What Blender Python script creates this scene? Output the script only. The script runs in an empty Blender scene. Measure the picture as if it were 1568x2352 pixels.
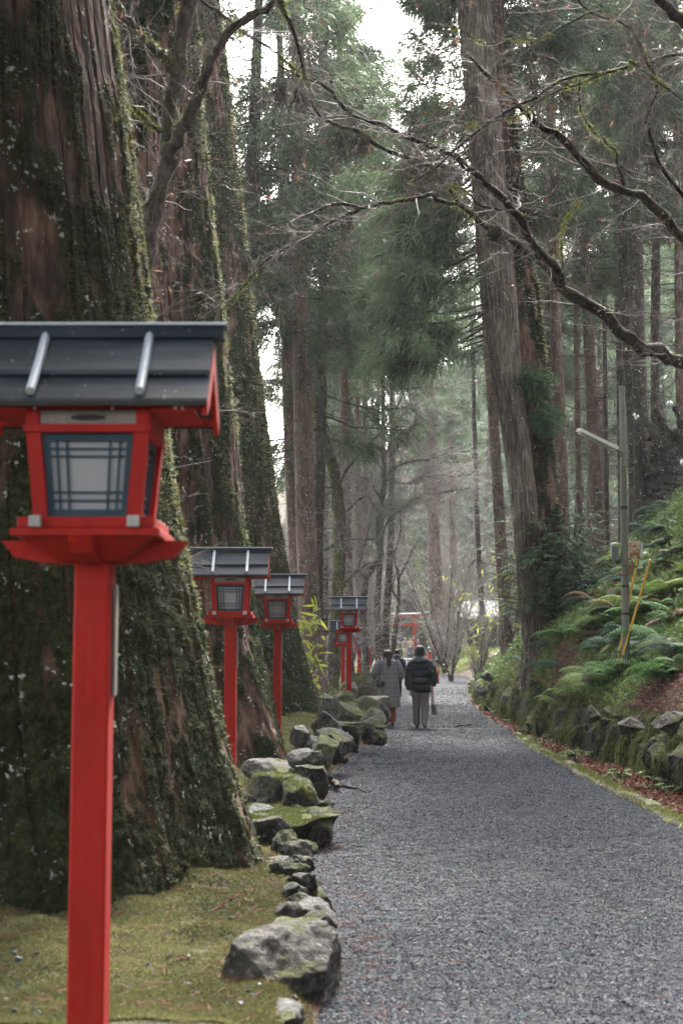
import bpy, math
import numpy as np
from mathutils import Vector, Matrix
rad = math.radians
SC = bpy.context.scene
COL = SC.collection
# ------------------------------------------------------------------ camera, world, sun, exposure
CAMZ = 1.60; HZ = 1495.0; FPX = 1422.0; K = 0.43537          # photo picture units: 1568 x 2352
PITCH = math.atan((HZ - 1176) * K / FPX)
cd = bpy.data.cameras.new("camera"); cam = bpy.data.objects.new("camera", cd); COL.objects.link(cam)
cd.sensor_fit = 'VERTICAL'; cd.sensor_height = 36.0; cd.lens = 36.0 * FPX / 1024
cd.clip_start = 0.1; cd.clip_end = 2000
cam.location = (0, 0, CAMZ); cam.rotation_euler = (math.pi / 2 + PITCH, 0, 0)
cd.dof.use_dof = True; cd.dof.focus_distance = 24.0; cd.dof.aperture_fstop = 3.9
SC.camera = cam
SUN_EL, SUN_AZ = 44.0, 5.0        # azimuth measured from +Y towards +X
w = bpy.data.worlds.new("World"); SC.world = w; w.use_nodes = True
nt = w.node_tree; bg = nt.nodes["Background"]
sky = nt.nodes.new("ShaderNodeTexSky"); sky.sky_type = 'NISHITA'; sky.sun_disc = False
sky.sun_elevation = rad(SUN_EL); sky.sun_rotation = rad(SUN_AZ)
sky.air_density = 1.0; sky.dust_density = 7.0; sky.ozone_density = 1.0
hs = nt.nodes.new("ShaderNodeHueSaturation"); hs.inputs["Saturation"].default_value = 0.35
nt.links.new(sky.outputs[0], hs.inputs["Color"]); nt.links.new(hs.outputs[0], bg.inputs[0])
bg.inputs[1].default_value = 0.15
sl = bpy.data.lights.new("sun", 'SUN'); so = bpy.data.objects.new("sun", sl); COL.objects.link(so)
sl.energy = 3.0; sl.angle = rad(10); sl.color = (1.0, 0.97, 0.92)
sd = Vector((math.sin(rad(SUN_AZ)) * math.cos(rad(SUN_EL)), math.cos(rad(SUN_AZ)) * math.cos(rad(SUN_EL)), math.sin(rad(SUN_EL))))
so.rotation_euler = sd.to_track_quat('Z', 'Y').to_euler()
vs = SC.view_settings; vs.view_transform = 'Standard'; vs.look = 'None'; vs.gamma = 1.0; vs.use_curve_mapping = False
vs.exposure = 3.3
cy = SC.cycles
cy.max_bounces = 6; cy.diffuse_bounces = 3; cy.glossy_bounces = 2; cy.transmission_bounces = 3; cy.transparent_max_bounces = 6
cy.volume_bounces = 1; cy.use_denoising = True; cy.sample_clamp_indirect = 6

# ------------------------------------------------------------------ helpers
RNG = np.random.default_rng(7)
_c, _s = math.cos(PITCH), math.sin(PITCH)
def P(px, py, d):
    """point seen at (px, py) at forward distance d"""
    u = (px - 784) * K; v = (1176 - py) * K
    y = _c * FPX - _s * v; z = _s * FPX + _c * v
    t = d / y
    return np.array((u * t, d, CAMZ + z * t))
def PP(pts, d):
    return np.array([P(a[0], a[1], a[2] if len(a) > 2 else d) for a in pts])

def _hash(ix, iy, iz, seed):
    h = (ix * np.uint32(374761393) + iy * np.uint32(668265263) + iz * np.uint32(2147483647) + np.uint32((seed * 974634777 + 12345) & 0xffffffff))
    h = (h ^ (h >> np.uint32(13))) * np.uint32(1274126177)
    h = (h ^ (h >> np.uint32(15))) * np.uint32(2246822519)
    h ^= h >> np.uint32(16)
    return h.astype(np.float32) * np.float32(1.0 / 4294967295.0)
def vn(x, y=0.0, z=0.0, seed=0):
    """value noise in -1..1"""
    x, y, z = np.broadcast_arrays(np.asarray(x, np.float32), np.asarray(y, np.float32), np.asarray(z, np.float32))
    fx, fy, fz = np.floor(x), np.floor(y), np.floor(z)
    ix, iy, iz = (a.astype(np.int64).astype(np.uint32) for a in (fx, fy, fz))
    tx, ty, tz = x - fx, y - fy, z - fz
    tx = tx * tx * (3 - 2 * tx); ty = ty * ty * (3 - 2 * ty); tz = tz * tz * (3 - 2 * tz)
    one = np.uint32(1); r = 0
    for dz in (0, 1):
        wz = tz if dz else 1 - tz
        for dy in (0, 1):
            wy = ty if dy else 1 - ty
            a = _hash(ix, iy + one * np.uint32(dy), iz + one * np.uint32(dz), seed)
            b = _hash(ix + one, iy + one * np.uint32(dy), iz + one * np.uint32(dz), seed)
            r = r + wz * wy * (a + (b - a) * tx)
    return r * 2 - 1
def fbm(x, y, z, seed=0, o=3, g=.5):
    r = 0; a = 1; f = 1.0
    for i in range(o):
        r = r + a * vn(np.asarray(x) * f, np.asarray(y) * f, np.asarray(z) * f, seed + i * 17); a *= g; f *= 2.03
    return r
def sst(a, b, x):
    t = np.clip((x - a) / (b - a), 0, 1); return t * t * (3 - 2 * t)

class Geo:
    """collects verts / faces (quads and tris) with material indices, float attributes"""
    def __init__(s): s.v = []; s.q = []; s.t = []; s.qm = []; s.tm = []; s.n = 0; s.a = {}
    def add(s, v, q=None, t=None, m=0, **attrs):
        v = np.asarray(v, np.float32).reshape(-1, 3)
        if q is not None and len(q): s.q.append(np.asarray(q, np.int64).reshape(-1, 4) + s.n); s.qm.append(np.full(len(s.q[-1]), m, np.int32))
        if t is not None and len(t): s.t.append(np.asarray(t, np.int64).reshape(-1, 3) + s.n); s.tm.append(np.full(len(s.t[-1]), m, np.int32))
        s.v.append(v)
        for k, a in attrs.items(): s.a.setdefault(k, []).append((s.n, np.asarray(a, np.float32).ravel()))
        s.n += len(v); return s
    def mesh(s, name, mats, smooth=True, off=None):
        me = bpy.data.meshes.new(name)
        v = np.concatenate(s.v) if s.v else np.zeros((0, 3), np.float32)
        if off is not None: v = v - np.asarray(off, np.float32)
        q = np.concatenate(s.q) if s.q else np.zeros((0, 4), np.int64)
        t = np.concatenate(s.t) if s.t else np.zeros((0, 3), np.int64)
        nl = len(q) * 4 + len(t) * 3
        me.vertices.add(len(v)); me.vertices.foreach_set("co", v.astype(np.float32).ravel())
        me.loops.add(nl); me.loops.foreach_set("vertex_index", np.concatenate((q.ravel(), t.ravel())).astype(np.int32))
        me.polygons.add(len(q) + len(t))
        ls = np.concatenate((np.arange(len(q)) * 4, len(q) * 4 + np.arange(len(t)) * 3)).astype(np.int32)
        me.polygons.foreach_set("loop_start", ls)
        mi = np.concatenate([np.concatenate(s.qm) if s.qm else np.zeros(0, np.int32), np.concatenate(s.tm) if s.tm else np.zeros(0, np.int32)]).astype(np.int32)
        for m in (mats if isinstance(mats, (list, tuple)) else [mats]): me.materials.append(m)
        me.polygons.foreach_set("material_index", mi)
        me.polygons.foreach_set("use_smooth", np.full(len(mi), smooth, bool))
        for k, lst in s.a.items():
            arr = np.zeros(len(v), np.float32)
            for o, a in lst: arr[o:o + len(a)] = a
            at = me.attributes.new(k, 'FLOAT', 'POINT'); at.data.foreach_set("value", arr)
        me.update(calc_edges=True)
        return me
    def obj(s, name, mats, parent=None, smooth=True, off=None):
        return link(name, s.mesh(name, mats, smooth, off), parent)

def link(name, me, parent=None, loc=None):
    o = bpy.data.objects.new(name, me); COL.objects.link(o)
    if parent is not None: o.parent = parent
    if loc is not None: o.location = loc
    return o
def tag(o, label=None, cat=None, group=None, kind=None):
    if label: o['label'] = label
    if cat: o['category'] = cat
    if group: o['group'] = group
    if kind: o['kind'] = kind
    return o
def empty(name, loc, label, cat, group=None, rz=0):
    o = bpy.data.objects.new(name, None); COL.objects.link(o); o.location = [float(a) for a in loc]; o.rotation_euler = (0, 0, rz)
    o.empty_display_size = .2
    return tag(o, label, cat, group)
def copy_tree(o, parent=None):
    c = o.copy(); COL.objects.link(c)
    if parent is not None: c.parent = parent
    for ch in list(o.children): copy_tree(ch, c)
    return c

def grid_faces(nu, nv, wrap=False):
    """nv rows of nu verts"""
    i = np.arange(nu if wrap else nu - 1); j = np.arange(nv - 1)
    I, J = np.meshgrid(i, j)
    a = J * nu + I; b = J * nu + (I + 1) % nu
    return np.stack((a, b, b + nu, a + nu), -1).reshape(-1, 4)

def frames(pts):
    """tangent and two normals for polylines pts[N,K,3]"""
    t = np.gradient(pts, axis=1); t /= np.linalg.norm(t, axis=2, keepdims=True) + 1e-9
    ref = np.zeros_like(t[:, :1]); ref[..., 0] = 1
    m = np.abs((t.mean(1, keepdims=True)))[..., 0] > .8 * np.linalg.norm(t.mean(1, keepdims=True), axis=2)
    ref[m] = (0, 1, 0)
    a = np.cross(t, np.broadcast_to(ref, t.shape)); a /= np.linalg.norm(a, axis=2, keepdims=True) + 1e-9
    b = np.cross(t, a)
    return t, a, b
def tubes(g, pts, r, sides=4, m=0, cap=False, **at):
    pts = np.asarray(pts, float)
    if pts.ndim == 2: pts = pts[None]
    r = np.asarray(r, float)
    if r.ndim == 1: r = r[None]
    n, k, _ = pts.shape
    t, a, b = frames(pts)
    th = np.arange(sides) * 2 * np.pi / sides
    v = pts[:, :, None] + r[:, :, None, None] * (a[:, :, None] * np.cos(th)[:, None] + b[:, :, None] * np.sin(th)[:, None])
    f = grid_faces(sides, k, True)
    q = (f[None] + (np.arange(n) * k * sides)[:, None, None]).reshape(-1, 4)
    g.add(v, q, m=m, **{kk: np.broadcast_to(vv, (n, k, sides)).ravel() if np.ndim(vv) else np.full(n * k * sides, vv) for kk, vv in at.items()})
    if cap:
        for e in (0, -1):
            base = v[:, e].reshape(n, sides, 3); c = pts[:, e]
            vv = np.concatenate((base, c[:, None]), 1)
            ii = np.arange(sides); tt = np.stack((ii, (ii + 1) % sides, np.full(sides, sides)), -1)
            g.add(vv, None, (tt[None] + (np.arange(n) * (sides + 1))[:, None, None]).reshape(-1, 3), m=m)
    return g
def ribbons(g, pts, wd, side=None, m=0, **at):
    """flat strips; wd [N,K] half widths"""
    n, k, _ = pts.shape
    t = np.gradient(pts, axis=1)
    if side is None: side = RNG.normal(size=(n, 1, 3))
    else: side = np.asarray(side).reshape(n, 1, 3)
    s = np.cross(t, np.broadcast_to(side, t.shape)); s /= np.linalg.norm(s, axis=2, keepdims=True) + 1e-9
    v = np.stack((pts - s * wd[..., None], pts + s * wd[..., None]), 2)
    f = grid_faces(2, k)
    q = (f[None] + (np.arange(n) * k * 2)[:, None, None]).reshape(-1, 4)
    g.add(v, q, m=m, **{kk: np.repeat(vv, k * 2) for kk, vv in at.items()})
    return g
def smooth_path(pts, n):
    pts = np.asarray(pts, float)
    d = np.r_[0, np.cumsum(np.linalg.norm(np.diff(pts[:, :3], axis=0), axis=1))]
    s = np.linspace(0, d[-1], n); out = []
    # Catmull-Rom through points
    m = np.gradient(pts, d, axis=0) if len(pts) > 2 else np.repeat((pts[1:] - pts[:1]) / d[-1], 2, 0)
    i = np.clip(np.searchsorted(d, s, side='right') - 1, 0, len(d) - 2)
    h = (d[i + 1] - d[i])[:, None]; t = ((s - d[i])[:, None]) / h
    return (2*t**3-3*t**2+1)*pts[i] + (t**3-2*t**2+t)*h*m[i] + (-2*t**3+3*t**2)*pts[i+1] + (t**3-t**2)*h*m[i+1]
def box(g, x0, x1, y0, y1, z0, z1, m=0, bev=0.0):
    """box with small chamfers"""
    b = bev
    if b <= 0:
        v = [(x, y, z) for z in (z0, z1) for y in (y0, y1) for x in (x0, x1)]
        g.add(v, [(0, 2, 3, 1), (4, 5, 7, 6), (0, 1, 5, 4), (2, 6, 7, 3), (0, 4, 6, 2), (1, 3, 7, 5)], m=m); return g
    cx, cyy, cz = (x0 + x1) / 2, (y0 + y1) / 2, (z0 + z1) / 2
    hx, hy, hz = (x1 - x0) / 2, (y1 - y0) / 2, (z1 - z0) / 2
    b = min(b, hx * .45, hy * .45, hz * .45)
    v = []; idx = {}
    for sx in (-1, 1):
        for sy in (-1, 1):
            for sz in (-1, 1):
                idx[sx, sy, sz] = len(v)
                v += [(cx + sx * hx, cyy + sy * (hy - b), cz + sz * (hz - b)), (cx + sx * (hx - b), cyy + sy * hy, cz + sz * (hz - b)), (cx + sx * (hx - b), cyy + sy * (hy - b), cz + sz * hz)]
    q = []; t = []
    for s in (-1, 1):
        q.append([idx[s, -1, -1], idx[s, 1, -1], idx[s, 1, 1], idx[s, -1, 1]])
        q.append([idx[-1, s, -1] + 1, idx[1, s, -1] + 1, idx[1, s, 1] + 1, idx[-1, s, 1] + 1])
        q.append([idx[-1, -1, s] + 2, idx[1, -1, s] + 2, idx[1, 1, s] + 2, idx[-1, 1, s] + 2])
        for r in (-1, 1):
            q.append([idx[s, r, -1], idx[s, r, 1], idx[s, r, 1] + 1, idx[s, r, -1] + 1])
            q.append([idx[s, -1, r], idx[s, 1, r], idx[s, 1, r] + 2, idx[s, -1, r] + 2])
            q.append([idx[-1, s, r] + 1, idx[1, s, r] + 1, idx[1, s, r] + 2, idx[-1, s, r] + 2])
            for u in (-1, 1): t.append([idx[s, r, u], idx[s, r, u] + 1, idx[s, r, u] + 2])
    # orient outwards
    V = np.array(v); c = np.array((cx, cyy, cz))
    def fix(f):
        a = V[f]; n = np.cross(a[1] - a[0], a[2] - a[0])
        return f if np.dot(n, a.mean(0) - c) > 0 else f[::-1]
    g.add(v, [fix(f) for f in q], [fix(f) for f in t], m=m)
    return g
def prism(g, poly, a0, a1, axis='y', m=0):
    """extrude a 2D polygon (list of (u,v)) along axis between a0 and a1"""
    n = len(poly); v = []
    for a in (a0, a1):
        for (p, q) in poly:
            v.append({'y': (p, a, q), 'x': (a, p, q), 'z': (p, q, a)}[axis])
    q = [(i, (i + 1) % n, (i + 1) % n + n, i + n) for i in range(n)]
    c0 = np.mean(v[:n], axis=0); c1 = np.mean(v[n:], axis=0)
    g.add(v, q, m=m)
    g.add(v[:n] + [tuple(c0)], None, [(i, (i + 1) % n, n) for i in range(n)], m=m)
    g.add(v[n:] + [tuple(c1)], None, [((i + 1) % n, i, n) for i in range(n)], m=m)
    return g
def lathe(g, prof, c=(0, 0, 0), n=16, m=0):
    th = np.arange(n) * 2 * np.pi / n
    v = np.array([[(c[0] + r * np.cos(t), c[1] + r * np.sin(t), c[2] + z) for t in th] for r, z in prof])
    g.add(v, grid_faces(n, len(prof), True), m=m); return g

# ------------------------------------------------------------------ materials
class NT:
    def __init__(s, name):
        s.m = bpy.data.materials.new(name); s.m.use_nodes = True; s.t = s.m.node_tree; s.b = s.t.nodes["Principled BSDF"]
        s.tc = s.t.nodes.new("ShaderNodeTexCoord")
    def n(s, typ, **kw):
        nd = s.t.nodes.new(typ)
        for k, v in kw.items():
            if k.startswith('i_'):
                key = k[2:].replace('_', ' ')
                try: inp = nd.inputs[int(key)]
                except ValueError: inp = nd.inputs[key]
                if isinstance(v, bpy.types.NodeSocket): s.t.links.new(v, inp)
                else: inp.default_value = v
            else: setattr(nd, k, v)
        return nd
    def link(s, a, b): s.t.links.new(a, b)
    def mapping(s, scale=(1, 1, 1), src=None):
        return s.n("ShaderNodeMapping", i_Vector=src or s.tc.outputs['Object'], i_Scale=scale).outputs[0]
    def noise(s, scale, detail=4, rough=.55, vec=None, dist=0.0):
        return s.n("ShaderNodeTexNoise", i_Vector=vec or s.tc.outputs['Object'], i_Scale=scale, i_Detail=detail, i_Roughness=rough, i_Distortion=dist).outputs['Fac']
    def vor(s, scale, vec=None, feature='F1', out='Distance'):
        return s.n("ShaderNodeTexVoronoi", feature=feature, i_Vector=vec or s.tc.outputs['Object'], i_Scale=scale).outputs[out]
    def ramp(s, fac, stops):
        r = s.n("ShaderNodeValToRGB", i_Fac=fac); e = r.color_ramp.elements
        while len(e) < len(stops): e.new(.5)
        for el, (p, c) in zip(e, stops): el.position = p; el.color = (*c, 1) if len(c) == 3 else c
        return r.outputs[0]
    def mr(s, v, a, b, c=0, d=1):
        return s.n("ShaderNodeMapRange", i_0=v, i_1=a, i_2=b, i_3=c, i_4=d).outputs[0]
    def math(s, op, a, b=0.0):
        return s.n("ShaderNodeMath", operation=op, i_0=a, i_1=b).outputs[0]
    def mix(s, f, a, b, mode='MIX'):
        nd = s.n("ShaderNodeMix", data_type='RGBA', blend_type=mode)
        for idx, v in ((0, f), (6, a), (7, b)):
            if isinstance(v, bpy.types.NodeSocket): s.t.links.new(v, nd.inputs[idx])
            else: nd.inputs[idx].default_value = (*v, 1) if isinstance(v, (tuple, list)) and len(v) == 3 else v
        return nd.outputs[2]
    def attr(s, name): return s.n("ShaderNodeAttribute", attribute_name=name).outputs['Fac']
    def bump(s, h, strength=.5, dist=.02):
        s.link(s.n("ShaderNodeBump", i_Height=h, i_Strength=strength, i_Distance=dist).outputs[0], s.b.inputs['Normal'])
    def set(s, col=None, rough=.8, spec=.3, **kw):
        for k, v in (('Base Color', col), ('Roughness', rough), ('Specular IOR Level', spec)):
            if v is None: continue
            if isinstance(v, bpy.types.NodeSocket): s.link(v, s.b.inputs[k])
            else: s.b.inputs[k].default_value = (*v, 1) if isinstance(v, tuple) and len(v) == 3 else v
        return s.m
def leafmat(name, cols, var_scale=.6, transl=.35, rough=.6, spec=.25):
    n = NT(name)
    oi = n.n("ShaderNodeObjectInfo").outputs['Random']
    rnd = n.attr('rnd')
    nz = n.noise(var_scale, 3, .6)
    f = n.math('ADD', n.math('MULTIPLY', rnd, .65), n.math('ADD', n.math('MULTIPLY', nz, .45), n.math('MULTIPLY', n.math('SUBTRACT', oi, .5), .25)))
    f = n.math('SUBTRACT', f, .05)
    k = len(cols); c = n.ramp(f, [(i / (k - 1), cols[i]) for i in range(k)])
    n.set(c, rough, spec)
    tr = n.n("ShaderNodeBsdfTranslucent", i_Color=c); ms = n.n("ShaderNodeMixShader", i_0=transl)
    out = [x for x in n.t.nodes if x.type == 'OUTPUT_MATERIAL'][0]
    n.link(n.b.outputs[0], ms.inputs[1]); n.link(tr.outputs[0], ms.inputs[2]); n.link(ms.outputs[0], out.inputs[0])
    return n.m
def plain(name, col, rough=.6, spec=.3, var=.25, scale=6, bump=0.0, metal=0.0, vec=(1, 1, 1)):
    n = NT(name); v = n.mapping(vec)
    nz = n.noise(scale, 5, .6, v)
    c = n.mix(nz, tuple(x * (1 - var) for x in col), tuple(min(1, x * (1 + var)) for x in col))
    n.set(c, n.mr(nz, .3, .7, max(.05, rough - .12), min(1, rough + .12)), spec)
    n.b.inputs['Metallic'].default_value = metal
    if bump: n.bump(nz, bump, .01)
    return n.m
def barkmat(name, cols, mosscols, moss_bias=None, lichen=.0, groove=True, zs=.22, sc=11.0):
    """moss_bias None: take the 'moss' attribute; else moss from noise with that threshold"""
    n = NT(name)
    v = n.mapping((1, 1, zs))
    a = n.noise(sc, 6, .62, v); b = n.noise(1.1, 3, .5, n.mapping((1, 1, .4))); f = n.noise(sc * 5, 3, .6, v)
    t = n.math('ADD', n.math('MULTIPLY', a, .6), n.math('ADD', n.math('MULTIPLY', b, .35), n.math('MULTIPLY', f, .12)))
    c = n.ramp(t, [(.38, cols[0]), (.5, cols[1]), (.58, cols[2]), (.72, cols[3])])
    mn = n.noise(34, 4, .7); m2 = n.noise(4, 4, .6)
    if moss_bias is None: mk = n.attr('moss')
    else: mk = n.mr(n.noise(1.6, 5, .65, n.mapping((1, 1, .5))), moss_bias, moss_bias + .12)
    mcol = n.ramp(n.math('ADD', n.math('MULTIPLY', mn, .6), n.math('MULTIPLY', m2, .4)), [(.32, mosscols[0]), (.5, mosscols[1]), (.66, mosscols[2])])
    c = n.mix(mk, c, mcol)
    if lichen > 0:
        lv = n.noise(26, 2, .5); lp = n.noise(5.0, 2, .5)
        lm = n.math('MULTIPLY', n.mr(lv, .60, .64), n.mr(lp, .62 - lichen, .70 - lichen))
        c = n.mix(lm, c, (.36, .38, .34))
    n.set(c, .88, .22)
    n.bump(n.math('ADD', n.math('MULTIPLY', a, 1.0), n.math('MULTIPLY', mn, .5)), .8, .03)
    return n.m

BARKC = [(.009, .007, .005), (.044, .027, .019), (.105, .056, .038), (.20, .125, .088)]
MOSSC = [(.006, .0065, .003), (.018, .022, .007), (.050, .056, .017)]
M = {}
M['bark_giant'] = barkmat('bark_giant', BARKC, MOSSC, None, .08)
M['bark_cedar'] = barkmat('bark_cedar', [(.03, .021, .017), (.085, .055, .042), (.135, .088, .068), (.20, .15, .12)], [(.02, .025, .012), (.045, .055, .022), (.08, .09, .03)], .60, .12, sc=14)
M['bark_dark'] = barkmat('bark_dark', [(.012, .010, .009), (.030, .024, .020), (.055, .042, .034), (.10, .08, .065)], [(.02, .025, .01), (.04, .05, .016), (.08, .09, .025)], .56, .10, sc=14)
M['bark_pale'] = barkmat('bark_pale', [(.010, .007, .005), (.055, .040, .031), (.125, .098, .076), (.27, .24, .19)], MOSSC, .64, .06, sc=22, zs=.10)
M['bark_mossy'] = barkmat('bark_mossy', [(.03, .022, .018), (.06, .045, .036), (.12, .10, .08), (.22, .20, .17)], [(.03, .036, .012), (.075, .085, .022), (.16, .17, .05)], .45, .1, sc=10, zs=.5)
M['bark_maple'] = barkmat('bark_maple', [(.020, .016, .014), (.050, .042, .036), (.10, .088, .078), (.20, .18, .16)], [(.015, .018, .006), (.04, .043, .012), (.10, .10, .026)], .53, .05, sc=12, zs=.6)
M['bark_limb'] = barkmat('bark_limb', [(.008, .006, .006), (.017, .013, .012), (.042, .032, .029), (.10, .085, .08)], [(.015, .018, .006), (.04, .043, .012), (.10, .10, .026)], .53, .06, sc=12, zs=.8)
M['twig'] = plain('twig', (.13, .108, .098), .75, .2, .5, 3)
M['twig_pale'] = plain('twig_pale', (.22, .195, .18), .7, .3, .4, 1)
M['moss_rim_leaf'] = leafmat('moss_rim_leaf', [(.007, .010, .003), (.017, .024, .006), (.040, .050, .012), (.30, .28, .16)], 2.0, .5)  # moss greens; the palest stop paints the bright rim hairs
M['moss_hang'] = leafmat('moss_hang', [(.03, .036, .012), (.07, .08, .02), (.13, .15, .035), (.22, .24, .07)], 2.0, .4)
M['cedar_leaf'] = leafmat('cedar_leaf', [(.075, .055, .038), (.020, .030, .019), (.048, .070, .038), (.095, .135, .070), (.17, .22, .11)], .45, .4)
M['cedar_far'] = leafmat('cedar_far', [(.07, .065, .045), (.048, .072, .043), (.082, .122, .072), (.13, .18, .10)], .2, .35)
M['spray_leaf'] = leafmat('spray_leaf', [(.016, .034, .016), (.03, .065, .025), (.055, .105, .04), (.10, .16, .06)], 1.2, .3)
M['fern_leaf'] = leafmat('fern_leaf', [(.016, .038, .014), (.035, .085, .022), (.065, .14, .035), (.10, .18, .045)], 1.0, .35, .7, .1)
M['fern_yellow'] = leafmat('fern_yellow', [(.05, .08, .018), (.085, .14, .025), (.14, .20, .04), (.22, .24, .07)], 1.0, .4)
M['fern_dead'] = leafmat('fern_dead', [(.05, .028, .016), (.12, .07, .035), (.20, .13, .06)], 1.0, .3)
M['fern_blue'] = leafmat('fern_blue', [(.018, .035, .024), (.032, .062, .038), (.06, .10, .062), (.10, .13, .09)], 1.0, .3, .7, .1)
M['yellow_leaf'] = leafmat('yellow_leaf', [(.16, .20, .03), (.28, .31, .05), (.40, .42, .08)], 1.0, .5)
M['shrub_leaf'] = leafmat('shrub_leaf', [(.03, .05, .02), (.06, .10, .03), (.12, .17, .05), (.22, .25, .09)], 1.5, .35)
M['litter'] = leafmat('litter', [(.035, .018, .014), (.09, .035, .022), (.19, .07, .04), (.30, .17, .11)], 2.0, .2)
M['grass'] = leafmat('grass', [(.05, .08, .02), (.11, .16, .04), (.20, .24, .08), (.30, .30, .15)], 2.0, .4)
# ------------------------------------------------------------------ terrain
def li(y, pts): return np.interp(y, [p[0] for p in pts], [p[1] for p in pts])
def hp(y): return li(y, [(0, 0), (28, 0), (40, -.05), (55, 0), (66, .10), (90, .32), (104, .62), (116, .95), (130, 1.1), (400, 1.6)])
def xl(y): return li(y, [(3, -.05), (9, -.10), (11.3, -.34), (14, -.12), (18, -.16), (20.5, .05), (23, .2), (26, .72), (30, .80), (45, .95), (60, 1.8), (70, 2.5), (90, 3.6), (110, 4.5), (125, 5.2), (400, 6)])
def xr(y): return li(y, [(3, 3.02), (24, 3.10), (26, 3.2), (35, 3.5), (45, 4.0), (56, 4.9), (68, 5.9), (79, 7.0), (83, 5.4), (95, 5.7), (110, 6.8), (125, 7.6), (400, 8)])
def xr_kerb(y): return li(y, [(3, 3.02), (24, 3.10), (26, 3.2), (35, 3.5), (45, 4.0), (56, 4.9), (68, 5.9), (82, 7.2), (86, 5.9), (95, 6.0), (110, 7.1), (125, 7.9), (400, 9)])
def toe(y): return xr_kerb(y) + li(y, [(0, .95), (22, .85), (28, .60), (45, .35), (60, .3), (400, .3)])
def wallh(y): return li(y, [(0, .72), (14, .70), (24, .68), (31, .85), (38, .70), (50, .45), (64, .28), (75, .1), (400, 0)])
def terrain(x, y, rough=True):
    x = np.asarray(x, float); y = np.asarray(y, float)
    h = hp(y); L = xl(y); T = toe(y); base = h.copy() if hasattr(h, 'copy') else h
    left = li(y, [(0, .15), (20, .18), (27, .30), (38, .28), (46, .12), (130, .1)]) * sst(0, .25, L - x) + .03 * np.clip(L - x - .3, 0, 6) * sst(0, 1, L - x)
    left = left - .35 * np.clip(L - x - 9, 0, 30) * sst(9, 14, L - x)
    s = np.clip(x - T, 0, None)
    fl = sst(60, 78, y) * (1 - sst(108, 122, y))      # clearing with the hut
    st = T + fl * 9.5
    slope = wallh(y) * sst(0, .22, x - T) + .90 * np.clip(x - st - .12, 0, 40) * sst(0, .5, x - st)
    slope = slope + .68 * sst(.05, .5, x - T) * sst(23, 28, y) * (1 - sst(36, 44, y))
    slope = slope + fl * (.85 * sst(0, 2.2, x - T) + .06 * np.clip(x - T, 0, 9.5))
    slope = np.where(slope > 22, 22 + (slope - 22) * .3, slope)
    z = base + left + slope + .50 * np.clip(y - 129 - .3 * np.abs(x - 5), 0, 70) * sst(-22, -3, x)
    if rough:
        off = sst(.0, .6, np.maximum(L - x, x - T))
        z = z + off * (.05 * fbm(x * 1.3, y * 1.3, 0, 3, 3) + .16 * fbm(x * .35, y * .35, 0, 5, 2) * sst(0, 2, x - T))
        z = z + .012 * vn(x * 7, y * 7, 0, 9)
        z = z + .09 * np.clip(vn(x * 2.6, y * 2.6, 0, 47) - .25, 0, 1) * sst(.15, .5, L - x)
    inp = (x > L - .02) & (x < xr(y) + .02)
    z = np.where(inp, h - .03, z)
    return z
n = NT('forest_ground'); moss = n.attr('moss'); n1 = n.noise(9, 6, .65); n2 = n.noise(1.6, 4, .6); n3 = n.noise(60, 3, .7)
mcol = n.ramp(n.math('ADD', n.math('MULTIPLY', n1, .5), n.math('MULTIPLY', n2, .5)), [(.36, (.022, .017, .011)), (.45, (.042, .041, .016)), (.56, (.075, .078, .028)), (.68, (.11, .095, .05))])
dcol = n.ramp(n.math('ADD', n.math('MULTIPLY', n3, .5), n.math('MULTIPLY', n1, .5)), [(.35, (.018, .013, .010)), (.48, (.055, .036, .026)), (.6, (.11, .062, .04)), (.72, (.16, .12, .08))])
n.set(n.mix(moss, dcol, mcol), .95, .15); n.bump(n.math('ADD', n.math('MULTIPLY', n1, 1.3), n3), 1.0, .05); M['ground'] = n.m
nu, nv = 420, 560
yy = np.r_[-14, -8, -4, 0, 2, 3.5 * (300 / 3.5) ** (np.linspace(0, 1, nv - 5))]
uu = np.linspace(-1, 1, nu)
X = np.zeros((len(yy), nu))
for i, y in enumerate(yy):
    yc = max(y, 8); Wd = max(10, .42 * yc + 6)
    X[i] = 1.5 + Wd * (0.35 * uu + .65 * np.sign(uu) * np.abs(uu) ** 2.4) * 1.6
Y = np.broadcast_to(yy[:, None], X.shape)
Z = terrain(X, Y)
ms = np.clip(sst(0, .25, xl(Y) - X) * (1 - sst(30, 55, Y) * .6) * (.75 + .5 * vn(X * .9, Y * .9, 0, 31)) + .25 * sst(.2, .7, vn(X * .6, Y * .6, 0, 77)), 0, 1)
g = Geo(); g.add(np.stack((X, Y, Z), -1), grid_faces(nu, len(yy)), moss=ms)
tag(g.obj('ground', M['ground']), 'mossy and leaf strewn forest ground rising into a bank', kind='structure')

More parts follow.
